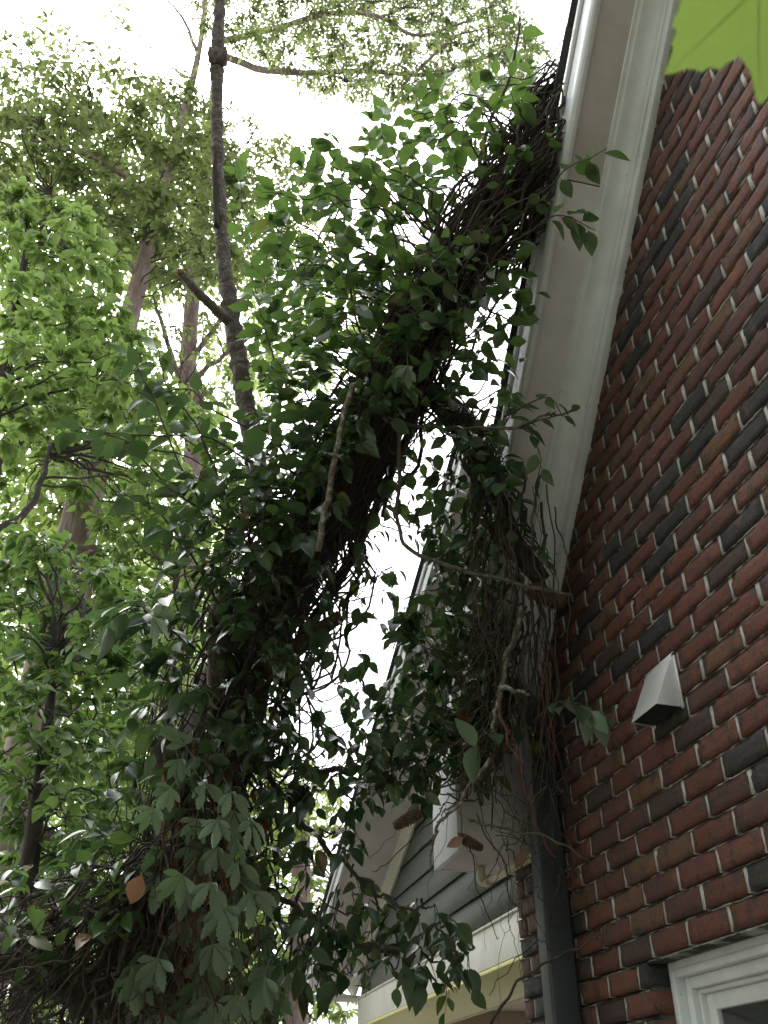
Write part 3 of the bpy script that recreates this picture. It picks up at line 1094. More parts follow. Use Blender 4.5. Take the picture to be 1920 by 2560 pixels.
# bright broadleaf tree, nearer, left edge
b1 = [PH(-120, 1500, 6.5) * np.array([1, 1, 0]), PH(-120, 1500, 6.5), PH(-60, 1100, 6.5), PH(10, 800, 6.5), PH(60, 520, 6.5)]
tree('broadleaf_tree', 'bright green broadleaf tree filling the left edge of the view', b1, [0.1, 0.09, 0.07, 0.05, 0.02], MAT['bark'], MAT['leaf_bright'],
     [dict(poly=[(0, 425), (90, 415), (205, 490), (255, 560), (240, 650), (290, 720), (325, 800), (300, 870), (220, 900), (0, 950)], space=34, r=44, h=(5.6, 7.6), cover=2.3),
      dict(poly=[(0, 930), (330, 830), (420, 870), (520, 960), (520, 1060), (420, 1120), (330, 1180), (200, 1060), (100, 1040), (0, 1130)], space=38, r=44, h=(7.0, 9.0), cover=1.7)],
     0.115, limbs=[([PH(-60, 1100, 6.5), PH(60, 930, 7), PH(200, 840, 7.4)], 0.05, 0.02), ([PH(-70, 1180, 6.5), PH(60, 1100, 6.8), PH(110, 960, 7.4)], 0.035, 0.02)], kind='oval')

# canopy limbs at the top
b3 = [PH(452, 1300, 11) * np.array([1, 1, 0]), PH(420, 1000, 11), PH(405, 800, 11), PH(430, 500, 11), PH(455, 260, 11), PH(470, 100, 11), PH(480, -80, 11)]
L1 = [PH(470, 115, 11), PH(545, 145, 10.6), PH(640, 158, 10), PH(780, 155, 9.6), PH(940, 160, 9.2), PH(1060, 120, 9.0)]
L2 = [PH(475, 90, 11), PH(590, 62, 10), PH(720, 28, 9.4), PH(830, 40, 9), PH(900, 78, 8.8), PH(1020, 40, 8.8)]
tree('canopy_tree', 'tall tree whose long level limbs cross the white sky at the top', b3, [0.2, 0.16, 0.13, 0.11, 0.08, 0.07, 0.05], MAT['bark_pine'], MAT['leaf_olive'],
     [dict(poly=[(400, -40), (1080, -40), (1165, 90), (1150, 170), (1090, 200), (980, 180), (860, 215), (760, 190), (690, 195), (620, 150), (500, 90), (440, 60)], space=30, r=40, h=(8.0, 10.6), cover=1.5, droop=0.8),
      dict(poly=[(640, 180), (760, 215), (900, 230), (1000, 215), (1130, 215), (1100, 170), (900, 170), (700, 160)], space=34, r=28, h=(8.0, 9.6), cover=0.8, droop=1.0),
      dict(poly=[(330, 600), (470, 600), (520, 760), (480, 880), (380, 880), (310, 760)], space=52, r=38, h=(9, 10.5), cover=0.8),
      dict(poly=[(470, 230), (560, 250), (640, 330), (600, 420), (500, 420)], space=40, r=36, h=(9, 11), cover=1.0),
      dict(poly=[(490, 330), (640, 300), (700, 420), (690, 560), (560, 620), (500, 560)], space=38, r=40, h=(9, 11), cover=1.3)],
     0.105, limbs=[(L1, 0.085, 0.025), (L2, 0.075, 0.02), ([PH(690, 25, 9.5), PH(740, 100, 9.4), PH(750, 180, 9.4)], 0.03, 0.01), ([PH(900, 155, 9.2), PH(985, 80, 9), PH(1080, 55, 9)], 0.035, 0.01),
                  ([PH(410, 780, 11), PH(520, 650, 10.5), PH(640, 640, 10.2)], 0.05, 0.02), ([PH(408, 830, 11), PH(480, 770, 10.6), PH(580, 700, 10.2)], 0.05, 0.02), ([PH(412, 900, 11), PH(350, 700, 10.6), PH(330, 640, 10.5)], 0.05, 0.02)])

# mid green understorey, lower left
b6 = [PH(40, 2350, 5.2) * np.array([1, 1, 0]), PH(40, 2200, 5.2), PH(60, 1900, 5.2), PH(100, 1600, 5.2), PH(120, 1400, 5.2)]
tree('understorey_tree', 'mid green understorey tree with glossy leaves at the lower left', b6, [0.06, 0.055, 0.05, 0.035, 0.015], MAT['bark'], MAT['leaf_mid'],
     [dict(poly=[(0, 1150), (100, 1170), (260, 1230), (330, 1330), (320, 1500), (260, 1750), (200, 1850), (120, 1930), (0, 1980)], space=38, r=46, h=(4.6, 6.4), cover=2.0)],
     0.088, kind='oval')

b7 = [PH(330, 2350, 8) * np.array([1, 1, 0]), PH(330, 2200, 8), PH(345, 1900, 8), PH(360, 1500, 8), PH(380, 1250, 8)]
tree('young_tree', 'young yellow-green tree seen between the leaning trunk and left foliage', b7, [0.12, 0.11, 0.09, 0.06, 0.03], MAT['bark'], MAT['leaf_bright'],
     [dict(poly=[(200, 1100), (420, 1100), (480, 1250), (420, 1500), (360, 1900), (260, 1950), (200, 1700), (260, 1400)], space=44, r=48, h=(7.2, 9.5), cover=2.0)], 0.11, kind='oval')

b8 = [PH(640, 2350, 12) * np.array([1, 1, 0]), PH(640, 2200, 12), PH(650, 1900, 12), PH(660, 1700, 12)]
tree('distant_tree', 'pale yellow-green distant tree low behind the porch corner', b8, [0.16, 0.15, 0.12, 0.06], MAT['bark_pine'], MAT['leaf_yellow'],
     [dict(poly=[(520, 1720), (640, 1640), (720, 1690), (740, 1790), (715, 1900), (760, 2300), (400, 2300), (460, 1950)], space=44, r=46, h=(11, 15), cover=2.2)], 0.13)

# the wood behind, one mass of leaves
wl, wt = Leaves(), Acc()
for poly, h in (([(-100, 330), (200, 300), (420, 330), (470, 560), (330, 640), (300, 900), (420, 1020), (520, 1180), (560, 1500), (600, 1650), (560, 2350), (-200, 2350)], (13, 19)),
                ([(440, 520), (560, 420), (700, 560), (820, 680), (700, 820), (560, 900), (400, 900)], (13, 17))):
    for (x, y) in darts(poly, 40 if len(poly) > 8 else 46):
        c = PH(x, y, rng.uniform(*h))
        r = 50 * K / F * ((c - CAM) @ FW)
        spray(wl, wt, c, r, 14 if len(poly) > 8 else 8, 8, 0.21, trad=0.01)
for k in range(520):                       # unseen leaf ring, left and behind the viewer, added to shade the lower wall
    a_ = rng.uniform(math.radians(126), math.radians(292))
    h_ = rng.uniform(5.0, 9.5)
    c = np.array([CAM[0] + 0.3 + h_ * math.cos(a_), CAM[1] + h_ * math.sin(a_), rng.uniform(0.3, 3.2 + 0.62 * h_)])
    x_, y_, d_ = px(c)
    if (c[0] > -0.3 and c[1] > -6) or (d_ > 0 and -160 < x_ < 1800 and -200 < y_ < 2500):
        continue
    spray(wl, wt, c, 0.85, 9, 6, 0.26, trad=0.012)
wo = wt.build('woodland_and_shade_ring', MAT['twig'])
wo['kind'] = 'stuff'
wo['label'] = 'pale leafy wood far behind the leaning trunk, plus unseen shade ring'
wl.realise('far', MAT['leaf_yellow'], wo, 'foliage')

# =================================================================== leaning trunk
TR = [P(395, 2360, 3.75), P(410, 1950, 3.72), P(435, 1740, 3.7), P(505, 1480, 3.68), P(590, 1300, 3.65), P(685, 1140, 3.6), P(780, 970, 3.55), P(868, 800, 3.5), P(955, 640, 3.45), P(1060, 490, 3.42), P(1150, 370, 3.40), P(1205, 290, 3.45), np.array([-0.12, -0.80, 4.86]), np.array([0.15, -0.95, 5.05])]
TRR = [0.16, 0.155, 0.15, 0.145, 0.14, 0.135, 0.12, 0.10, 0.085, 0.07, 0.06, 0.055, 0.05, 0.05]
base0 = TR[0] * np.array([1, 1, 0]) + np.array([-0.12, -0.05, -0.05])
path = spline([base0] + TR, 150)
prad = lerp1([0.2] + TRR, 150)
lean = thing('leaning_tree', 'thick vine-smothered trunk leaning from lower left onto the roof edge', 'tree', (base0[0], base0[1], 0))
a = Acc()
a.tube(path, prad, 28, lump=0.22, seed=3, freq=7)
a.build('trunk', MAT['bark'], lean, smooth=True)
# broken limb by the eave
LB = spline([P(900, 830, 3.5), P(985, 900, 3.4), P(1045, 1000, 3.32), P(1078, 1100, 3.28), P(1120, 1185, 3.24), P(1170, 1255, 3.2)], 50)
a = Acc()
a.tube(LB, np.linspace(0.05, 0.034, 50), 16, lump=0.3, seed=8, freq=14)
a.build('broken_limb', MAT['bark'], lean, smooth=True)
a = Acc()
a.tube(spline([P(1150, 1262, 3.2), P(1185, 1292, 3.2), P(1222, 1303, 3.2)], 14), np.array([.03, .035, .036, .035, .034, .034, .033, .033, .031, .03, .028, .026, .02, .01]), 12, lump=0.5, freq=30)
a.build('broken_end', MAT['old_wood'], lean, smooth=True)
a = Acc()
a.tube(spline([P(585, 1440, 3.42), P(640, 1400, 3.36), P(700, 1355, 3.32), P(735, 1328, 3.32)], 24), np.linspace(0.04, 0.022, 24), 12, lump=0.35, freq=18)
o = a.build('stub', MAT['old_wood'], lean, smooth=True)
a = Acc()
a.tube(spline([P(476, 1480, 3.42), P(474, 1390, 3.38), P(482, 1310, 3.36), P(490, 1275, 3.36)], 24), [0.05] * 6 + [0.046] * 6 + [0.04] * 6 + [0.034, .03, .026, .02, .015, .008], 12, lump=0.4, freq=20)
a.build('stub', MAT['bark_grey'], lean, smooth=True)
a = Acc()
a.tube(spline([P(-60, 2030, 3.1), P(20, 2070, 3.2), P(120, 2120, 3.35), P(260, 2180, 3.6)], 24), np.linspace(0.05, 0.07, 24), 14, lump=0.3, freq=16)
a.build('side_limb', MAT['bark_grey'], lean, smooth=True)
a = Acc()
a.tube(spline([P(345, 1600, 3.42), P(362, 1690, 3.36), P(368, 1760, 3.34), P(372, 1800, 3.34)], 24), np.linspace(0.05, 0.045, 24), 14, lump=0.35, freq=22)
a.build('side_limb', MAT['bark_grey'], lean, smooth=True)
a = Acc()
a.tube(spline([P(362, 1792, 3.33), P(366, 1812, 3.31), P(362, 1830, 3.3)], 8), [.03, .034, .036, .036, .034, .03, .022, .01], 9, lump=0.9, freq=45)
a.build('torn_wood', MAT['wood'], lean)

# --- slim upright tree rising out of the vines
SP = [P(640, 1330, 3.62), P(585, 1160, 3.66), P(556, 1020, 3.75), P(536, 900, 3.85), P(519, 800, 3.95), P(504, 700, 4.05), P(488, 600, 4.15), P(479, 500, 4.25), P(472, 380, 4.35), P(469, 250, 4.45), P(469, 120, 4.55), P(475, 20, 4.65), P(478, -80, 4.7)]
spp = spline(SP, 260)
spr = lerp1([0.055, 0.052, 0.048, 0.045, 0.042, 0.041, 0.036, 0.033, 0.031, 0.031, 0.034, 0.03, 0.03], 260)
ringm = np.array([1 + 0.10 * abs(math.sin(i * 0.55 + 2 * noise.noise(Vector((i * 0.11, 0, 0))))) + (0.14 if (i + int(6 * noise.noise(Vector((i * 0.05, 3, 0))))) % 13 == 0 else 0) for i in range(260)])
slim = thing('slim_tree', 'slim bare grey-brown trunk standing upright against the white sky', 'tree', tuple(SP[0]))
a = Acc()
a.tube(spp, spr * 0.86, 20, lump=0.3, seed=1, freq=30, ring=ringm)
a.build('trunk', MAT['bark_slim'], slim, smooth=True)
a = Acc()
a.tube(spline([P(500, 702, 4.05), P(470, 672, 4.02), P(432, 636, 4.0), P(392, 592, 3.98)], 40), np.linspace(0.024, 0.017, 40), 12, lump=0.2, freq=30)
lm = a.build('limb', MAT['bark_grey'], slim, smooth=True)
a = Acc()
a.tube([P(393, 593, 3.98), P(387, 587, 3.98), P(381, 582, 3.98)], [0.019, 0.016, 0.006], 10, lump=0.8, freq=60)
a.build('broken_end', MAT['wood'], lm)
for dx, dy in ((-16, -34), (19, -30)):
    a = Acc()
    a.tube(spline([P(469 + dx * 0.3, 135, 4.52), P(469 + dx * 0.8, 118, 4.5), P(469 + dx, 118 + dy * 0.6, 4.5)], 8), [0.03, 0.028, 0.024, 0.02, 0.017, 0.014, 0.01, 0.004], 8, lump=0.5, freq=40)
    a.build('stub', MAT['bark_grey'], slim, smooth=True)
a = Acc()
a.tube(spline([P(468, 490, 4.215), P(466, 420, 4.285), P(465, 340, 4.36), P(466, 312, 4.4)], 30), np.concatenate([np.linspace(0.014, 0.013, 22), np.linspace(0.012, 0.002, 8)]), 8, lump=0.2, freq=40)
a.build('dead_strip', MAT['bark'], slim, smooth=True)

# =================================================================== vines
def near_on(pth, c):
    i = int(np.argmin(np.linalg.norm(pth - c, axis=1)))
    return pth[i]


def vine_fill(lv, st, poly, space, r, depth, pth, size, cover, bias=(0, 0, 0.3), droop=0.3, droot=0.35, thick=0.004, offs=0.1):
    for (x, y) in darts(poly, space):
        c = P(x, y, rng.uniform(*depth))
        a0 = near_on(pth, c)
        a0 = a0 + unit(c - a0 + rdir() * 0.05) * offs * 0.8 + rdir() * 0.03
        L = np.linalg.norm(c - a0)
        if 0.06 < L < 2.2:
            mid = a0 + (c - a0) * 0.5 + np.array([0, 0, (0.2 if bias[2] > 0 else -0.3) * L]) + rdir() * 0.16 * L
            st.tube(wob(spline([a0, mid, c], 16), 0.10 * L), np.linspace(thick * 1.2, thick * 0.5, 16), 5, caps=False)
        rr = r * K / F * ((c - CAM) @ FW)
        nl = max(3, int(cover * math.pi * rr * rr * 1.3 / (0.40 * size * size)))
        nt = max(2, int(round(nl / 6)))
        spray(lv, st, c, rr, nt, max(2, int(nl / nt)), size, bias=tuple(np.array(bias) + 0.5 * unit(c - a0)), droop=droop, trad=thick * 0.55)


def shoot(lv, st, pts, size, every, r0=0.004, r1=0.0015, start=0.25, down=0.3, wobble=0.01):
    L = np.linalg.norm(np.diff(np.asarray(pts), axis=0), axis=1).sum()
    n = max(8, int(L / 0.03))
    q = wob(spline(pts, n), wobble)
    st.tube(q, np.linspace(r0, r1, n), 6)
    m = int(L * (1 - start) / every)
    for k in range(m + 1):
        t = start + (1 - start) * k / max(1, m)
        i = min(n - 2, int(t * (n - 1)))
        tan = unit(q[i + 1] - q[i])
        lat = unit(np.cross(tan, (0, 0, 1)) + rdir() * 0.5) * (1 if k % 2 else -1)
        ld = unit(tan * rng.uniform(0.2, 0.8) + lat * rng.uniform(0.5, 1) + np.array([0, 0, -down]))
        lv.put(q[i] + ld * size * 0.16, ld, unit(np.array([0, 0, 1]) + rdir() * 0.55), size * rng.uniform(0.7, 1.15))
    return q


upper = path[70:]
mid_p = path[25:95]
low_p = path[10:60]

# --- 1: upper vine with broad glossy leaves
v1 = thing('climbing_vine', 'broad-leaved green vine along the upper leaning trunk against white sky', 'vine', tuple(path[60]), 'vines on the leaning trunk')
lv, st = Leaves(), Acc()
vine_fill(lv, st, [(600, 420), (700, 330), (860, 260), (1000, 190), (1150, 170), (1190, 230), (1160, 330), (1020, 400), (940, 500), (880, 620), (800, 760), (700, 760), (640, 620), (600, 520)], 40, 46, (3.2, 4.0), upper, 0.083, 0.85, bias=(-0.2, 0, 0.6))
vine_fill(lv, st, [(570, 800), (680, 700), (860, 560), (960, 560), (1000, 640), (930, 780), (800, 900), (720, 1010), (640, 1180), (560, 1200), (560, 960)], 36, 44, (3.1, 3.6), upper, 0.078, 1.25, bias=(-0.2, -0.4, 0.3))
vine_fill(lv, st, [(570, 500), (690, 540), (700, 700), (620, 760), (570, 800), (550, 640)], 44, 42, (3.5, 4.2), upper, 0.082, 0.85, bias=(-0.2, 0, 0.5))
vine_fill(lv, st, [(800, 900), (860, 640), (1000, 500), (1120, 330), (1180, 300), (1140, 470), (1060, 620), (980, 760), (900, 900)], 48, 40, (3.05, 3.3), upper, 0.075, 0.6, bias=(0, -0.5, 0.1))
vine_fill(lv, st, [(1040, 560), (1110, 520), (1130, 620), (1090, 760), (1030, 790), (1000, 700)], 38, 36, (3.1, 3.3), upper, 0.075, 0.6, bias=(0.2, -0.5, 0.0))
vine_fill(lv, st, [(955, 900), (930, 950), (850, 1090), (790, 1200), (720, 1340), (690, 1330), (750, 1180), (820, 1040), (890, 920)], 32, 28, (3.3, 3.55), path[40:110], 0.068, 0.8, bias=(0.3, -0.3, -0.3), droop=0.7)
# long arching shoots
shoot(lv, st, [P(700, 1010, 3.3), P(580, 740, 3.9), P(540, 560, 4.4), P(510, 330, 4.6)], 0.10, 0.06, 0.006)
shoot(lv, st, [P(880, 640, 3.4), P(840, 480, 3.5), P(770, 400, 3.6), P(640, 300, 3.7)], 0.11, 0.06, 0.006)
shoot(lv, st, [P(960, 560, 3.35), P(900, 420, 3.5), P(850, 330, 3.6), P(830, 240, 3.7)], 0.10, 0.06, 0.006)
shoot(lv, st, [P(830, 900, 3.3), P(760, 640, 3.4), P(740, 470, 3.5), P(660, 380, 3.6)], 0.10, 0.07, 0.006)
shoot(lv, st, [P(1060, 520, 3.35), P(1040, 330, 3.5), P(1100, 170, 3.6), P(1125, 40, 3.7)], 0.085, 0.09, 0.011, 0.004)
shoot(lv, st, [P(1010, 640, 3.3), P(1085, 540, 3.15), P(1160, 490, 3.05), P(1215, 465, 3.0), P(1285, 495, 2.98)], 0.085, 0.033, 0.004, start=0.62)
shoot(lv, st, [P(1010, 610, 3.3), P(1060, 480, 3.2), P(1165, 415, 3.05), P(1230, 365, 3.0), P(1310, 320, 2.95)], 0.085, 0.033, 0.004, start=0.70)
shoot(lv, st, [P(960, 700, 3.3), P(1030, 640, 3.2), P(1090, 590, 3.1), P(1120, 560, 3.1)], 0.08, 0.05, 0.003, start=0.4)
shoot(lv, st, [P(960, 780, 3.3), P(1020, 720, 3.2), P(1070, 690, 3.1), P(1100, 720, 3.1)], 0.08, 0.05, 0.003, start=0.4)
st.build('stems', MAT['stem'], v1, 'stuff', smooth=True)
lv.realise('oval', MAT['leaf_vine'], v1, 'foliage', 300)

# --- 2: vine over the middle of the trunk with long shoots to the left
v2 = thing('climbing_vine', 'dark glossy vine over the middle trunk with long shoots reaching left', 'vine', tuple(path[40]), 'vines on the leaning trunk')
lv, st = Leaves(), Acc()
vine_fill(lv, st, [(380, 1050), (520, 960), (640, 960), (760, 830), (830, 860), (760, 1000), (690, 1160), (580, 1290), (500, 1330), (400, 1220)], 36, 42, (3.05, 3.5), mid_p, 0.084, 1.1, bias=(-0.3, -0.5, 0.2))
vine_fill(lv, st, [(300, 1280), (500, 1260), (700, 1190), (700, 1330), (600, 1500), (700, 1560), (640, 1700), (420, 1720), (330, 1600), (290, 1450)], 44, 44, (3.1, 3.5), mid_p, 0.08, 1.05, bias=(-0.2, -0.5, 0.0), droop=0.6)
for pts in ([(640, 1270, 3.4), (480, 1130, 3.3), (360, 1050, 3.3), (270, 950, 3.3), (150, 930, 3.35)], [(560, 1220, 3.4), (420, 1060, 3.35), (330, 850, 3.5), (280, 760, 3.6)], [(520, 1180, 3.4), (430, 930, 3.5), (360, 830, 3.6), (340, 750, 3.7)],
            [(560, 1010, 3.5), (450, 945, 3.5), (330, 940, 3.45), (230, 935, 3.4), (120, 920, 3.4)], [(500, 1350, 3.3), (400, 1180, 3.2), (330, 1100, 3.2), (250, 1060, 3.2)], [(420, 1400, 3.3), (330, 1330, 3.1), (290, 1310, 3.0), (220, 1350, 2.95)],
            [(560, 930, 3.5), (480, 900, 3.5), (400, 840, 3.6), (300, 870, 3.6)]):
    shoot(lv, st, [P(*q) for q in pts], 0.105, 0.055, 0.005, 0.002, start=0.2)
st.build('stems', MAT['stem'], v2, 'stuff', smooth=True)
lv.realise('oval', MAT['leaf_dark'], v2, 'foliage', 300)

# --- 3: tangle of woody stems wrapped round the trunk
tang = thing('stem_tangle', 'dense tangle of dark woody vine stems wrapped along the leaning trunk', 'vine', tuple(path[30]), 'vines on the leaning trunk')
st = Acc()
for k in range(620):
    i0 = rng.integers(8, 128) if k < 330 else rng.integers(60, 128)
    ln = rng.integers(14, 44)
    i1 = min(149, i0 + ln)
    ph, tw_ = rng.uniform(0, 6.28), rng.uniform(-1.8, 1.8)
    pts = []
    for i in range(i0, i1, 2):
        tan = unit(path[min(149, i + 1)] - path[i - 1])
        n1 = unit(np.cross(tan, (0, 1, 0.2)))
        n2 = np.cross(tan, n1)
        t = (i - i0) / max(1, i1 - i0)
        a_ = ph + tw_ * t
        swell = 1 + 0.9 * abs(noise.noise(Vector((i * 0.09, k * 0.7, 0))))
        low = (1.3 + 0.55 * (k % 3) / 2) if i < 64 else 1.0
        rr = (prad[i] * swell * low if i < 70 else 0.035 + (0.075 + 0.03 * math.sin(k * 1.7)) * swell) * (1.0 + 0.12 * math.sin(k))
        pts.append(path[i] + (n1 * math.cos(a_) + n2 * math.sin(a_)) * rr)
    if len(pts) > 3:
        r = rng.choice([0.0025, 0.004, 0.006, 0.009], p=[0.4, 0.3, 0.2, 0.1])
        st.tube(wob(wob(pts, 0.05), 0.03), np.linspace(r, r * 0.7, len(pts)), 5)
st.build('stems', MAT['stem'], tang, 'stuff', smooth=True)
for k in range(6):
    b = Acc()
    i0, i1 = int(rng.integers(20, 60)), int(rng.integers(80, 120))
    ph = rng.uniform(2.5, 5)
    pts = []
    for i in range(i0, i1, 3):
        tan = unit(path[i + 1] - path[i - 1])
        n1 = unit(np.cross(tan, (0, 1, 0.2)))
        n2 = np.cross(tan, n1)
        a_ = ph + 1.2 * (i - i0) / (i1 - i0)
        pts.append(path[i] + (n1 * math.cos(a_) + n2 * math.sin(a_)) * prad[i] * 1.25)
    b.tube(wob(pts, 0.03), np.linspace(0.022, 0.012, len(pts)), 8, lump=0.2, freq=30)
    b.build('thick_stem', MAT['stem'], tang, smooth=True)

# --- 4: curtain hanging beside the eave
v4 = thing('hanging_vine', 'curtain of vine leaves and stems hanging beside the white rake trim', 'vine', tuple(P(1060, 1200, 3.3)), 'vines hanging by the house')
lv, st = Leaves(), Acc()
eave_path = np.vstack([spline([P(960, 850, 3.4), P(1060, 1080, 3.3), P(1140, 1230, 3.2), P(1120, 1500, 3.1)], 60)])
vine_fill(lv, st, [(960, 760), (1050, 780), (1110, 830), (1100, 980), (1080, 1080), (1040, 1000), (960, 940), (900, 880)], 38, 40, (3.15, 3.45), eave_path, 0.085, 0.9, bias=(0, -0.3, 0.0), droop=0.5)
vine_fill(lv, st, [(960, 1010), (1030, 1020), (1070, 1150), (1090, 1300), (1110, 1450), (1120, 1560), (1040, 1640), (930, 1650), (800, 1700), (830, 1560), (850, 1480), (880, 1380), (860, 1290), (930, 1240), (950, 1150)], 29, 42, (3.2, 3.6), eave_path, 0.072, 1.0, bias=(0, -0.2, -0.3), droop=0.8)
vine_fill(lv, st, [(880, 1000), (940, 1000), (930, 1100), (870, 1180), (860, 1090)], 34, 34, (3.4, 3.7), path[60:100], 0.07, 0.6, bias=(0.2, -0.2, -0.3), droop=0.8)
vine_fill(lv, st, [(690, 1480), (760, 1300), (850, 1180), (850, 1290), (790, 1420), (790, 1560), (740, 1680), (640, 1720)], 38, 36, (3.4, 3.9), path[30:80], 0.075, 0.75, bias=(0.2, -0.2, -0.3), droop=0.8)
lv2 = Leaves()
vine_fill(lv, st, [(960, 860), (1040, 900), (1090, 1000), (1120, 1140), (1080, 1180), (1040, 1060), (980, 950)], 32, 34, (3.02, 3.22), eave_path, 0.07, 0.75, bias=(0, -0.5, -0.2), droop=0.6)
shoot(lv, st, [P(1030, 930, 3.3), P(1100, 925, 3.1), P(1170, 905, 3.0), P(1245, 885, 2.95)], 0.055, 0.045, 0.005, start=0.45)
shoot(lv, st, [P(1090, 900, 3.15), P(1150, 870, 3.0), P(1190, 860, 2.95), P(1215, 900, 2.95)], 0.065, 0.045, 0.004, start=0.3)
shoot(lv, st, [P(1080, 920, 3.15), P(1140, 930, 3.0), P(1165, 985, 2.95), P(1160, 1040, 2.95)], 0.085, 0.05, 0.003, start=0.3, down=0.6)
shoot(lv, st, [P(1140, 1180, 3.15), P(1165, 1190, 3.05), P(1175, 1215, 3.0)], 0.07, 0.035, 0.003, start=0.4, down=0.2)
shoot(lv2, st, [P(1150, 1560, 3.05), P(1200, 1520, 2.95), P(1250, 1520, 2.85), P(1310, 1560, 2.8)], 0.095, 0.021, 0.003, start=0.42, down=0.35)
shoot(lv2, st, [P(1080, 1480, 3.1), P(1060, 1560, 2.95), P(1040, 1590, 2.85), P(1030, 1640, 2.8)], 0.11, 0.07, 0.003, start=0.6, down=0.4)
for k in range(58):                       # leafless stems trailing down
    x0_, y0_ = rng.uniform(1010, 1200), rng.uniform(1000, 1380)
    d0 = rng.uniform(3.0, 3.3)
    y1_ = y0_ + rng.uniform(200, 520)
    pts = [P(x0_, y0_, d0), P(x0_ + rng.uniform(-30, 40), (y0_ + y1_) / 2, d0 - 0.06), P(x0_ + rng.uniform(-40, 70), y1_, d0 - 0.1)]
    r = rng.choice([0.0016, 0.003, 0.0055], p=[0.45, 0.35, 0.2])
    st.tube(wob(spline(pts, 26), 0.02), np.linspace(r, r * 0.5, 26), 5)
for k in range(46):                       # wiry bare twigs low down in front of siding and downspout
    x0_, y0_ = rng.uniform(950, 1230), rng.uniform(1560, 1900)
    d0 = rng.uniform(2.75, 3.1)
    q = [P(x0_, y0_, d0)]
    dirx, diry = rng.uniform(-60, 110), rng.uniform(20, 130)
    for s_ in range(4):
        x0_ += dirx * rng.uniform(0.4, 1.2)
        y0_ += diry * rng.uniform(0.2, 1.3)
        q.append(P(x0_, y0_, d0 + rng.uniform(-0.05, 0.05)))
    if x0_ < 1380:
        r = rng.choice([0.001, 0.0016, 0.0026])
        st.tube(wob(spline(q, 26), 0.03), np.linspace(r, r * 0.5, 26), 5)
st.build('stems', MAT['stem'], v4, 'stuff', smooth=True)


def stem_part(parent, name, pts, r0, r1, mat, n=40, wobble=0.012, sides=8):
    b = Acc()
    b.tube(wob(spline([P(*q) for q in pts], n), wobble), np.linspace(r0, r1, n), sides, lump=0.15, freq=40)
    return b.build(name, mat, parent, smooth=True)


st = Acc()
for k in range(70):
    i0 = int(rng.integers(0, 30))
    ph, tw_ = rng.uniform(0, 6.28), rng.uniform(-2, 2)
    pts = []
    for i in range(i0, min(50, i0 + int(rng.integers(10, 26))), 2):
        tan = unit(LB[min(49, i + 1)] - LB[max(0, i - 1)])
        n1 = unit(np.cross(tan, (0, 1, 0.2)))
        n2 = np.cross(tan, n1)
        a_ = ph + tw_ * (i - i0) / 26
        pts.append(LB[i] + (n1 * math.cos(a_) + n2 * math.sin(a_)) * (0.05 + 0.04 * abs(noise.noise(Vector((i * 0.2, k * 1.1, 0))))))
    if len(pts) > 3:
        r = rng.choice([0.002, 0.0035, 0.006])
        st.tube(wob(pts, 0.04), np.linspace(r, r * 0.6, len(pts)), 5)
st.build('limb_stems', MAT['stem'], v4, 'stuff', smooth=True)
stem_part(v4, 'long_stem', [(855, 880, 3.3), (862, 1000, 3.2), (858, 1100, 3.15), (880, 1180, 3.1), (940, 1212, 3.05), (1060, 1248, 3.0), (1170, 1272, 2.98), (1232, 1285, 2.98)], 0.008, 0.006, MAT['stem_pale'])
stem_part(v4, 'long_stem', [(830, 905, 3.3), (920, 920, 3.2), (1020, 925, 3.1), (1120, 920, 3.0), (1180, 900, 2.95), (1245, 885, 2.95)], 0.006, 0.003, MAT['stem_pale'])
stem_part(v4, 'long_stem', [(1130, 1320, 3.1), (1095, 1420, 3.05), (1078, 1500, 3.0), (1068, 1560, 2.98), (1062, 1590, 2.98)], 0.011, 0.006, MAT['lichen'])
stem_part(v4, 'long_stem', [(1078, 1480, 3.0), (1105, 1490, 2.98), (1142, 1500, 2.97)], 0.010, 0.006, MAT['lichen'], 14)
stem_part(v4, 'long_stem', [(1075, 1500, 3.0), (1090, 1580, 2.95), (1120, 1650, 2.93), (1140, 1720, 2.92), (1180, 1830, 2.9), (1200, 1850, 2.9)], 0.006, 0.003, MAT['stem_red'])
stem_part(v4, 'long_stem', [(930, 1880, 2.9), (940, 1790, 2.9), (990, 1740, 2.9), (1020, 1690, 2.95), (1060, 1640, 3.0)], 0.004, 0.007, MAT['lichen'])
stem_part(v4, 'long_stem', [(1010, 1770, 2.8), (1080, 1790, 2.8), (1160, 1800, 2.8), (1220, 1830, 2.78), (1290, 1880, 2.78), (1330, 1960, 2.78)], 0.004, 0.002, MAT['stem_pale'])
stem_part(v4, 'long_stem', [(1060, 2212, 2.7), (1120, 2120, 2.7), (1200, 2070, 2.7), (1280, 2030, 2.7), (1330, 1990, 2.7)], 0.005, 0.002, MAT['stem'])
for k in range(7):
    x = 1170 + k * 4
    stem_part(v4, 'rootlet', [(x - 6, 1430, 3.05), (x + rng.uniform(-6, 12), 1500, 3.0), (x + rng.uniform(-20, 25), 1620 + k * 9, 2.98)], 0.0022, 0.001, MAT['stem_red'], 22, sides=5)
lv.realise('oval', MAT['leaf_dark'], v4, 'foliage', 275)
lv2.realise('oval', MAT['leaf_creeper'], v4, 'foliage', 25)

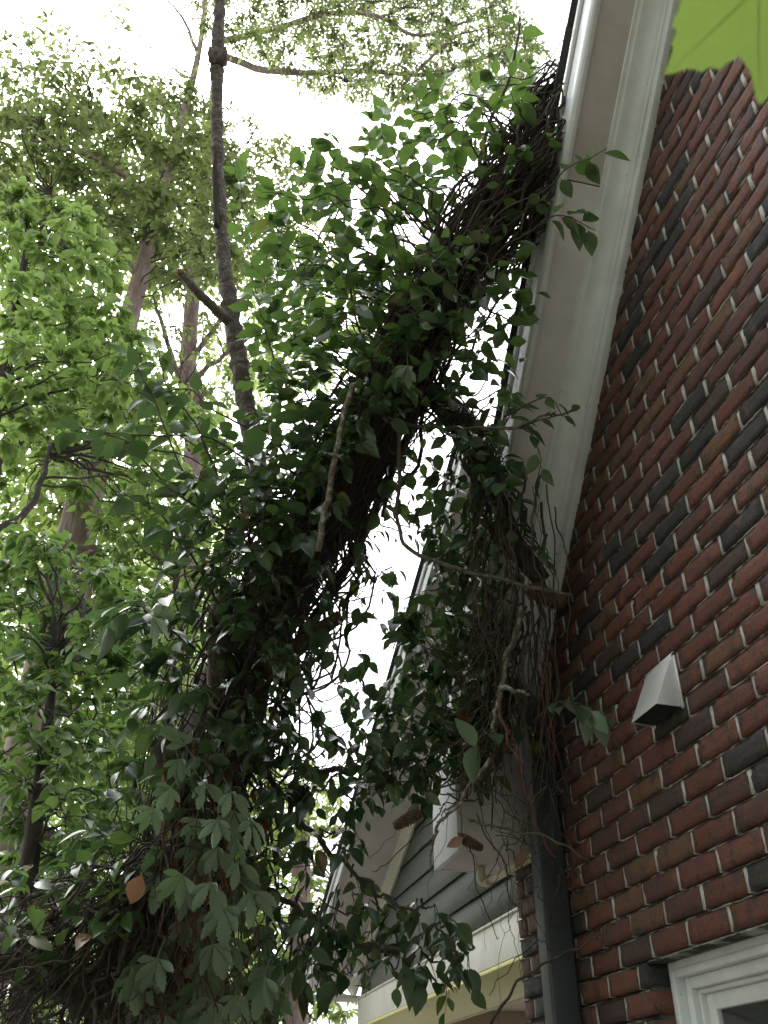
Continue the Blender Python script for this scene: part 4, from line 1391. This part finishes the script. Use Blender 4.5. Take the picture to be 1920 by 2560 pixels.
# --- 5: dark leafy mass in front of the porch
v5 = thing('hanging_vine', 'dark drooping leafy mass in front of the porch beam and siding', 'vine', tuple(P(640, 1900, 3.4)), 'vines hanging by the house')
lv, st = Leaves(), Acc()
brp = np.vstack([spline([P(520, 1600, 3.5), P(640, 1760, 3.35), P(760, 1880, 3.2), P(900, 1980, 3.05)], 50), spline([P(480, 1780, 3.5), P(600, 1930, 3.3), P(760, 2030, 3.1), P(900, 2060, 3.0)], 50), spline([P(560, 1640, 3.5), P(700, 1660, 3.4), P(800, 1650, 3.3), P(900, 1640, 3.3)], 40)])
vine_fill(lv, st, [(740, 1880), (860, 1920), (960, 1960), (1010, 2010), (1020, 2080), (960, 2110), (860, 2090), (760, 2080), (700, 2130), (650, 2050), (680, 1920)], 36, 40, (2.9, 3.3), brp, 0.085, 1.05, bias=(0, -0.1, -0.6), droop=0.9)
vine_fill(lv, st, [(560, 1740), (680, 1700), (700, 1800), (640, 1900), (700, 2000), (640, 2160), (560, 2180), (520, 1950)], 46, 42, (3.0, 3.5), brp, 0.08, 0.8, bias=(0, -0.1, -0.4), droop=0.9)
vine_fill(lv, st, [(760, 1560), (880, 1600), (930, 1680), (900, 1720), (810, 1700), (770, 1800), (720, 1820), (740, 1700)], 34, 38, (3.1, 3.5), brp, 0.075, 0.85, bias=(0, -0.1, -0.4), droop=0.9)
vine_fill(lv, st, [(420, 1600), (560, 1540), (640, 1560), (640, 1700), (540, 1760), (430, 1740)], 40, 40, (3.15, 3.45), path[15:50], 0.09, 0.95, bias=(0, -0.5, -0.2), droop=0.6)
for br in (brp[:50], brp[50:100], brp[100:]):
    b = Acc()
    b.tube(wob(br, 0.03), np.linspace(0.014, 0.005, len(br)), 7, lump=0.2, freq=30)
    b.build('thick_stem', MAT['stem'], v5, smooth=True)
st.build('stems', MAT['stem'], v5, 'stuff', smooth=True)
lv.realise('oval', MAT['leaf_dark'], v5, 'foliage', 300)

# --- 6: five-fingered creeper at the foot
v6 = thing('creeper_vine', 'creeper with large pale toothed five-part leaves at the lower left centre', 'vine', tuple(P(430, 1900, 3.3)), 'vines on the leaning trunk')
lv, st = Leaves(), Acc()


def creeper(x, y, d, ang, size, tilt):
    """ang: direction of the middle leaflet in the picture, degrees clockwise from straight down."""
    c = P(x, y, d)
    a_ = math.radians(ang)
    dr = unit(-UP * math.cos(a_) - RT * math.sin(a_) + FW * rng.uniform(-0.3, 0.3))
    nr = unit(FW * tilt + np.array([0, 0, 1]) * 0.6 + rdir() * 0.25)
    lv.put(c, dr, nr, size)


for (x, y, ang, sz) in [(700 * .577 * 1.0, 1905, 20, .15), (395, 1890, 40, .15), (455, 1905, -10, .14), (505, 1900, -60, .17), (540, 1925, -50, .16), (515, 1860, -40, .13), (470, 1830, -20, .13), (430, 1870, 10, .13),
                        (310, 2055, 60, .15), (285, 2085, 30, .15), (340, 2070, 20, .14), (300, 2110, 10, .13), (360, 2060, -10, .14), (460, 2040, -20, .15), (490, 2025, -40, .14), (580, 2085, -10, .15), (600, 2080, -40, .14), (570, 2110, 20, .14),
                        (330, 1745, 20, .12), (400, 1610, 150, .12), (385, 1640, -10, .11), (440, 1690, -40, .11), (500, 1710, -30, .11), (470, 1770, 0, .12), (370, 1700, 40, .11), (540, 1770, -30, .13), (420, 2120, 0, .14), (510, 2150, 0, .13),
                        (250, 1310, 80, .15), (330, 1330, -60, .13), (270, 1340, 60, .14), (255, 1370, 70, .13), (295, 1880, 70, .12), (230, 1960, 60, .11), (880, 790, 0, .10), (860, 800, 40, .09), (480, 1960, -10, .13), (400, 1990, 10, .13), (440, 1960, 20, .13)]:
    d = rng.uniform(2.85, 3.15)
    creeper(x, y, d, ang, sz * rng.uniform(0.75, 0.98), rng.uniform(-0.3, 1.0))
for (x, y) in darts([(330, 1760), (520, 1750), (560, 1900), (600, 2050), (560, 2200), (300, 2200), (330, 2000)], 44):
    creeper(x, y, rng.uniform(3.05, 3.35), rng.uniform(-70, 70), rng.uniform(0.09, 0.14), rng.uniform(0.0, 1.0))
for k in range(26):
    x0_ = rng.uniform(350, 520)
    q = [P(x0_, rng.uniform(1560, 1750), 3.3), P(x0_ + rng.uniform(-30, 40), 1850, 3.15), P(x0_ + rng.uniform(-60, 60), 2000, 3.08), P(x0_ + rng.uniform(-90, 90), 2200, 3.05)]
    st.tube(wob(spline(q, 28), 0.03), np.linspace(0.004, 0.002, 28), 5)
st.build('stems', MAT['stem_red'], v6, 'stuff', smooth=True)
lv.realise('creeper', MAT['leaf_creeper'], v6, 'foliage', 300)

# --- 7: sweeping bare stems at the bottom left
v7 = thing('bare_stems', 'heap of thin bare brown stems sweeping down to the bottom left corner', 'vine', tuple(P(150, 2150, 3.4)), 'vines on the leaning trunk')
st = Acc()
for k in range(300):
    t = rng.random()
    s_ = rng.random()
    xs, ys = 250 + 200 * s_ + rng.normal(0, 25), 1930 - 150 * s_ + rng.normal(0, 45)
    xe, ye = -130 + 480 * t + rng.normal(0, 30), 2130 + 190 * t + rng.normal(0, 35)
    ds_, de_ = rng.uniform(3.1, 3.7), rng.uniform(2.8, 3.6)
    mx, my = (xs + xe) / 2 + rng.normal(0, 35), (ys + ye) / 2 - 8 + rng.normal(0, 40)
    pts = [P(xs, ys, ds_), P(mx, my, (ds_ + de_) / 2 - 0.05), P(xe, ye, de_)]
    r = rng.choice([0.0016, 0.003, 0.0055, 0.010], p=[0.45, 0.3, 0.17, 0.08])
    st.tube(wob(wob(spline(pts, 26), 0.07), 0.02), np.linspace(r, r * 0.55, 26), 5)
st.build('stems', MAT['stem'], v7, 'stuff', smooth=True)
lv, tw = Leaves(), Acc()
vine_fill(lv, tw, [(0, 1900), (120, 1850), (230, 1780), (300, 1600), (350, 1650), (330, 1850), (200, 2000), (60, 2060), (0, 2080)], 42, 42, (3.3, 3.9), path[10:40], 0.09, 0.9, bias=(0, 0, -0.1))
vine_fill(lv, tw, [(150, 2080), (330, 1960), (600, 1960), (620, 2250), (100, 2250)], 60, 44, (3.2, 3.6), path[8:30], 0.09, 0.6, bias=(0, -0.3, -0.3), droop=0.7)
lv3 = Leaves()
vine_fill(lv3, tw, [(0, 1960), (130, 1880), (260, 1800), (330, 1880), (250, 2000), (120, 2080), (0, 2120)], 52, 40, (2.95, 3.2), path[10:40], 0.085, 0.6, bias=(0, -0.3, 0))
tw.build('twigs', MAT['stem'], v7, 'stuff')
lv3.realise('oval', MAT['leaf_vine'], v7, 'foliage', 80)
lv.realise('oval', MAT['leaf_dark'], v7, 'foliage', 200)

# =================================================================== small things
ls = thing('dead_stick', 'pale lichen-covered dead stick caught in the vine leaves', 'stick', tuple(P(690, 1190, 3.0)))
stem_part(ls, 'stick', [(762, 832, 3.05), (748, 875, 3.03), (734, 940, 3.0), (722, 1000, 2.99), (708, 1070, 2.97), (698, 1130, 2.96), (688, 1192, 2.95)], 0.009, 0.011, MAT['lichen'], 50, 0.008, 10)
stem_part(ls, 'side_twig', [(724, 985, 2.99), (712, 979, 2.98), (700, 980, 2.97)], 0.007, 0.003, MAT['lichen'], 10)
stem_part(ls, 'side_twig', [(722, 985, 2.99), (735, 988, 2.98), (742, 984, 2.97)], 0.006, 0.003, MAT['lichen'], 10)


def pine_cone(label, a, b, d):
    p0, p1 = P(*a, d), P(*b, d)
    root = thing('pine_cone', label, 'pine cone', tuple(p0), 'cones caught in the twigs')
    ax = unit(p1 - p0)
    L = np.linalg.norm(p1 - p0)
    n1 = unit(np.cross(ax, FW))
    n2 = np.cross(ax, n1)
    c_ = Acc()
    prof_ = [(0, 0.3), (0.12, 0.75), (0.35, 1.0), (0.6, 0.9), (0.85, 0.55), (1.0, 0.12)]
    c_.tube([p0 + ax * L * t for t, _ in prof_], [0.145 * L * r for _, r in prof_], 10)
    c_.build('core', MAT['cone'], root, smooth=True)
    s_ = Acc()
    for k in range(110):
        t = 0.03 + 0.94 * k / 110
        an = k * 2.39996
        rr = np.interp(t, [q[0] for q in prof_], [q[1] for q in prof_]) * 0.16 * L
        o_ = n1 * math.cos(an) + n2 * math.sin(an)
        tg = np.cross(ax, o_)
        c0 = p0 + ax * L * t + o_ * rr * 0.7
        w, l, h = 0.055 * L, 0.085 * L, 0.02 * L
        tip = c0 + o_ * l + ax * l * 0.35
        v = [c0 - tg * w * .5, c0 + tg * w * .5, tip + tg * w, tip - tg * w, c0 - ax * h - tg * w * .5, c0 - ax * h + tg * w * .5, tip - ax * h * 1.6 + tg * w * .6, tip - ax * h * 1.6 - tg * w * .6, tip + o_ * h * 1.2]
        s_.add(v, [(0, 1, 2, 3), (4, 7, 6, 5), (0, 4, 5, 1), (1, 5, 6, 2), (3, 7, 4, 0)], [(2, 6, 8), (6, 7, 8), (7, 3, 8), (3, 2, 8)])
    s_.build('scales', MAT['cone'], root, 'stuff')


pine_cone('slimmer brown pine cone hanging in front of the cream porch soffit', (912, 1752), (850, 1787), 2.9)
pine_cone('fatter brown pine cone lying under the boxed eave corner', (990, 1806), (1043, 1834), 2.85)


def dead_leaf(label, x, y, d, ang, size, k):
    o = bpy.data.objects.new('dead_leaf', leaf_single_mesh('oval', k, MAT['leaf_dead']))
    COL.objects.link(o)
    a_ = math.radians(ang)
    dr = unit(-UP * math.cos(a_) - RT * math.sin(a_))
    nr = unit(-FW + rdir() * 0.4)
    nr = unit(nr - dr * (nr @ dr))
    sd = np.cross(dr, nr)
    b = np.stack([sd, dr, nr], 1) * size
    p = P(x, y, d)
    o.matrix_basis = Matrix([[*b[r], p[r]] for r in range(3)] + [[0, 0, 0, 1]])
    tag(o, label, 'dead leaf', 'dead brown leaves')


dead_leaf('curled orange-brown dead leaf hanging beside the pale creeper leaves', 305, 1890, 2.8, 20, 0.095, 2)
dead_leaf('small rusty dead leaf on the curtain of vine by the eave', 1000, 1815 - 1560 + 1555, 2.82, 60, 0.06, 3)
dead_leaf('rusty dead leaf dangling at the end of the cream drain pipe', 1135, 1835, 2.8, 25, 0.07, 4)

# near maple leaf at the top right corner, on an unseen tree added for shade
mp = thing('maple_leaf_and_shade_tree', 'large bright green maple leaf at top right, with unseen tree added for shade', 'tree', (-4.3, -6.0, 0))
D0 = 0.62
outline = [(1432, 166), (1441, 140), (1452, 108), (1447, 98), (1458, 72), (1449, 62), (1448, 55), (1459, 36), (1462, 22), (1470, -10), (1480, -80), (1440, -150), (1500, -140), (1560, -210), (1600, -190), (1660, -300), (1700, -200), (1790, -230),
           (1800, -140), (1880, -130), (1850, -60), (1900, 0), (1850, 30), (1880, 80), (1810, 90), (1800, 130), (1740, 120), (1715, 150), (1690, 175), (1672, 195), (1648, 222), (1638, 205), (1632, 175), (1625, 145), (1612, 128), (1601, 115), (1592, 122), (1575, 130), (1558, 147), (1545, 142), (1532, 143), (1518, 153), (1502, 148), (1480, 149), (1460, 158)]
cen = (1640, -30)
a = Acc()
vs, rings = [], 5
for ri in range(rings + 1):
    t = ri / rings
    for (x, y) in outline:
        xx, yy = cen[0] + (x - cen[0]) * t, cen[1] + (y - cen[1]) * t
        q = P(xx, yy, D0)
        ang = math.atan2(y - cen[1], x - cen[0])
        cup = -0.010 * ((xx - cen[0]) ** 2 + (yy - cen[1]) ** 2) / 62500 + 0.025 * (yy / 400)
        vs.append(q + FW * cup)
n = len(outline)
Q = []
for ri in range(rings):
    for i in range(n):
        j = (i + 1) % n
        Q.append((ri * n + i, ri * n + j, (ri + 1) * n + j, (ri + 1) * n + i))
a.add(vs, Q)
bl = a.build('blade', MAT['leaf_maple'], mp, smooth=True)
for tip in ((1440, 160), (1645, 212), (1480, -100), (1660, -280), (1850, 60), (1870, -110)):
    b = Acc()
    q0 = P(cen[0], cen[1], D0 - 0.003)
    pts = []
    for t in np.linspace(0, 0.93, 10):
        xx, yy = cen[0] + (tip[0] - cen[0]) * t, cen[1] + (tip[1] - cen[1]) * t
        ang = math.atan2(tip[1] - cen[1], tip[0] - cen[0])
        pts.append(P(xx, yy, D0) + FW * (-0.010 * ((xx - cen[0]) ** 2 + (yy - cen[1]) ** 2) / 62500 + 0.025 * (yy / 400) + 0.0002))
    b.tube(pts, np.linspace(0.00045, 0.00015, 10), 5)
    b.build('vein', MAT['leaf_maple'], mp, smooth=True)
b = Acc()
b.tube(spline([P(1640, -30, D0 - 0.001), P(1760, -160, D0 - 0.03), P(1900, -420, D0 + 0.03)], 16), np.linspace(0.0011, 0.0016, 16), 6)
b.build('stalk', MAT['stem_red'], mp, smooth=True)
b = Acc()
b.tube(spline([P(1500, -500, 0.75), P(1900, -420, D0 + 0.03), P(2400, -300, 0.6)], 20), np.linspace(0.003, 0.006, 20), 8)
b.build('twig', MAT['stem'], mp, smooth=True)

b = Acc()
b.tube(spline([(-4.3, -6.0, -0.05), (-4.25, -5.95, 2.0), (-4.1, -5.9, 4.2), (-3.9, -5.8, 6.5), (-3.8, -5.7, 9.0)], 40), np.linspace(0.2, 0.05, 40), 16, lump=0.15, freq=6)
b.build('trunk', MAT['bark_grey'], mp, smooth=True)
b = Acc()
b.tube(spline([(-4.2, -5.93, 2.9), (-3.0, -4.7, 3.6), (-1.9, -3.3, 3.3), P(1500, -500, 0.75)], 30), np.linspace(0.06, 0.004, 30), 8)
b.build('limb', MAT['bark_grey'], mp, smooth=True)
lv, tw = Leaves(), Acc()
for k in range(170):  # out-of-view crown, added to block sky light from the wall
    u = rdir() * rng.uniform(0.3, 1) ** 0.4
    c = np.array([-3.7, -6.4, 5.4]) + u * np.array([2.7, 2.5, 3.0])
    spray(lv, tw, c, 0.55, 9, 5, 0.2, trad=0.006)
tw.build('twigs', MAT['twig'], mp, 'stuff')
lv.realise('far', MAT['leaf_bright'], mp, 'crown')
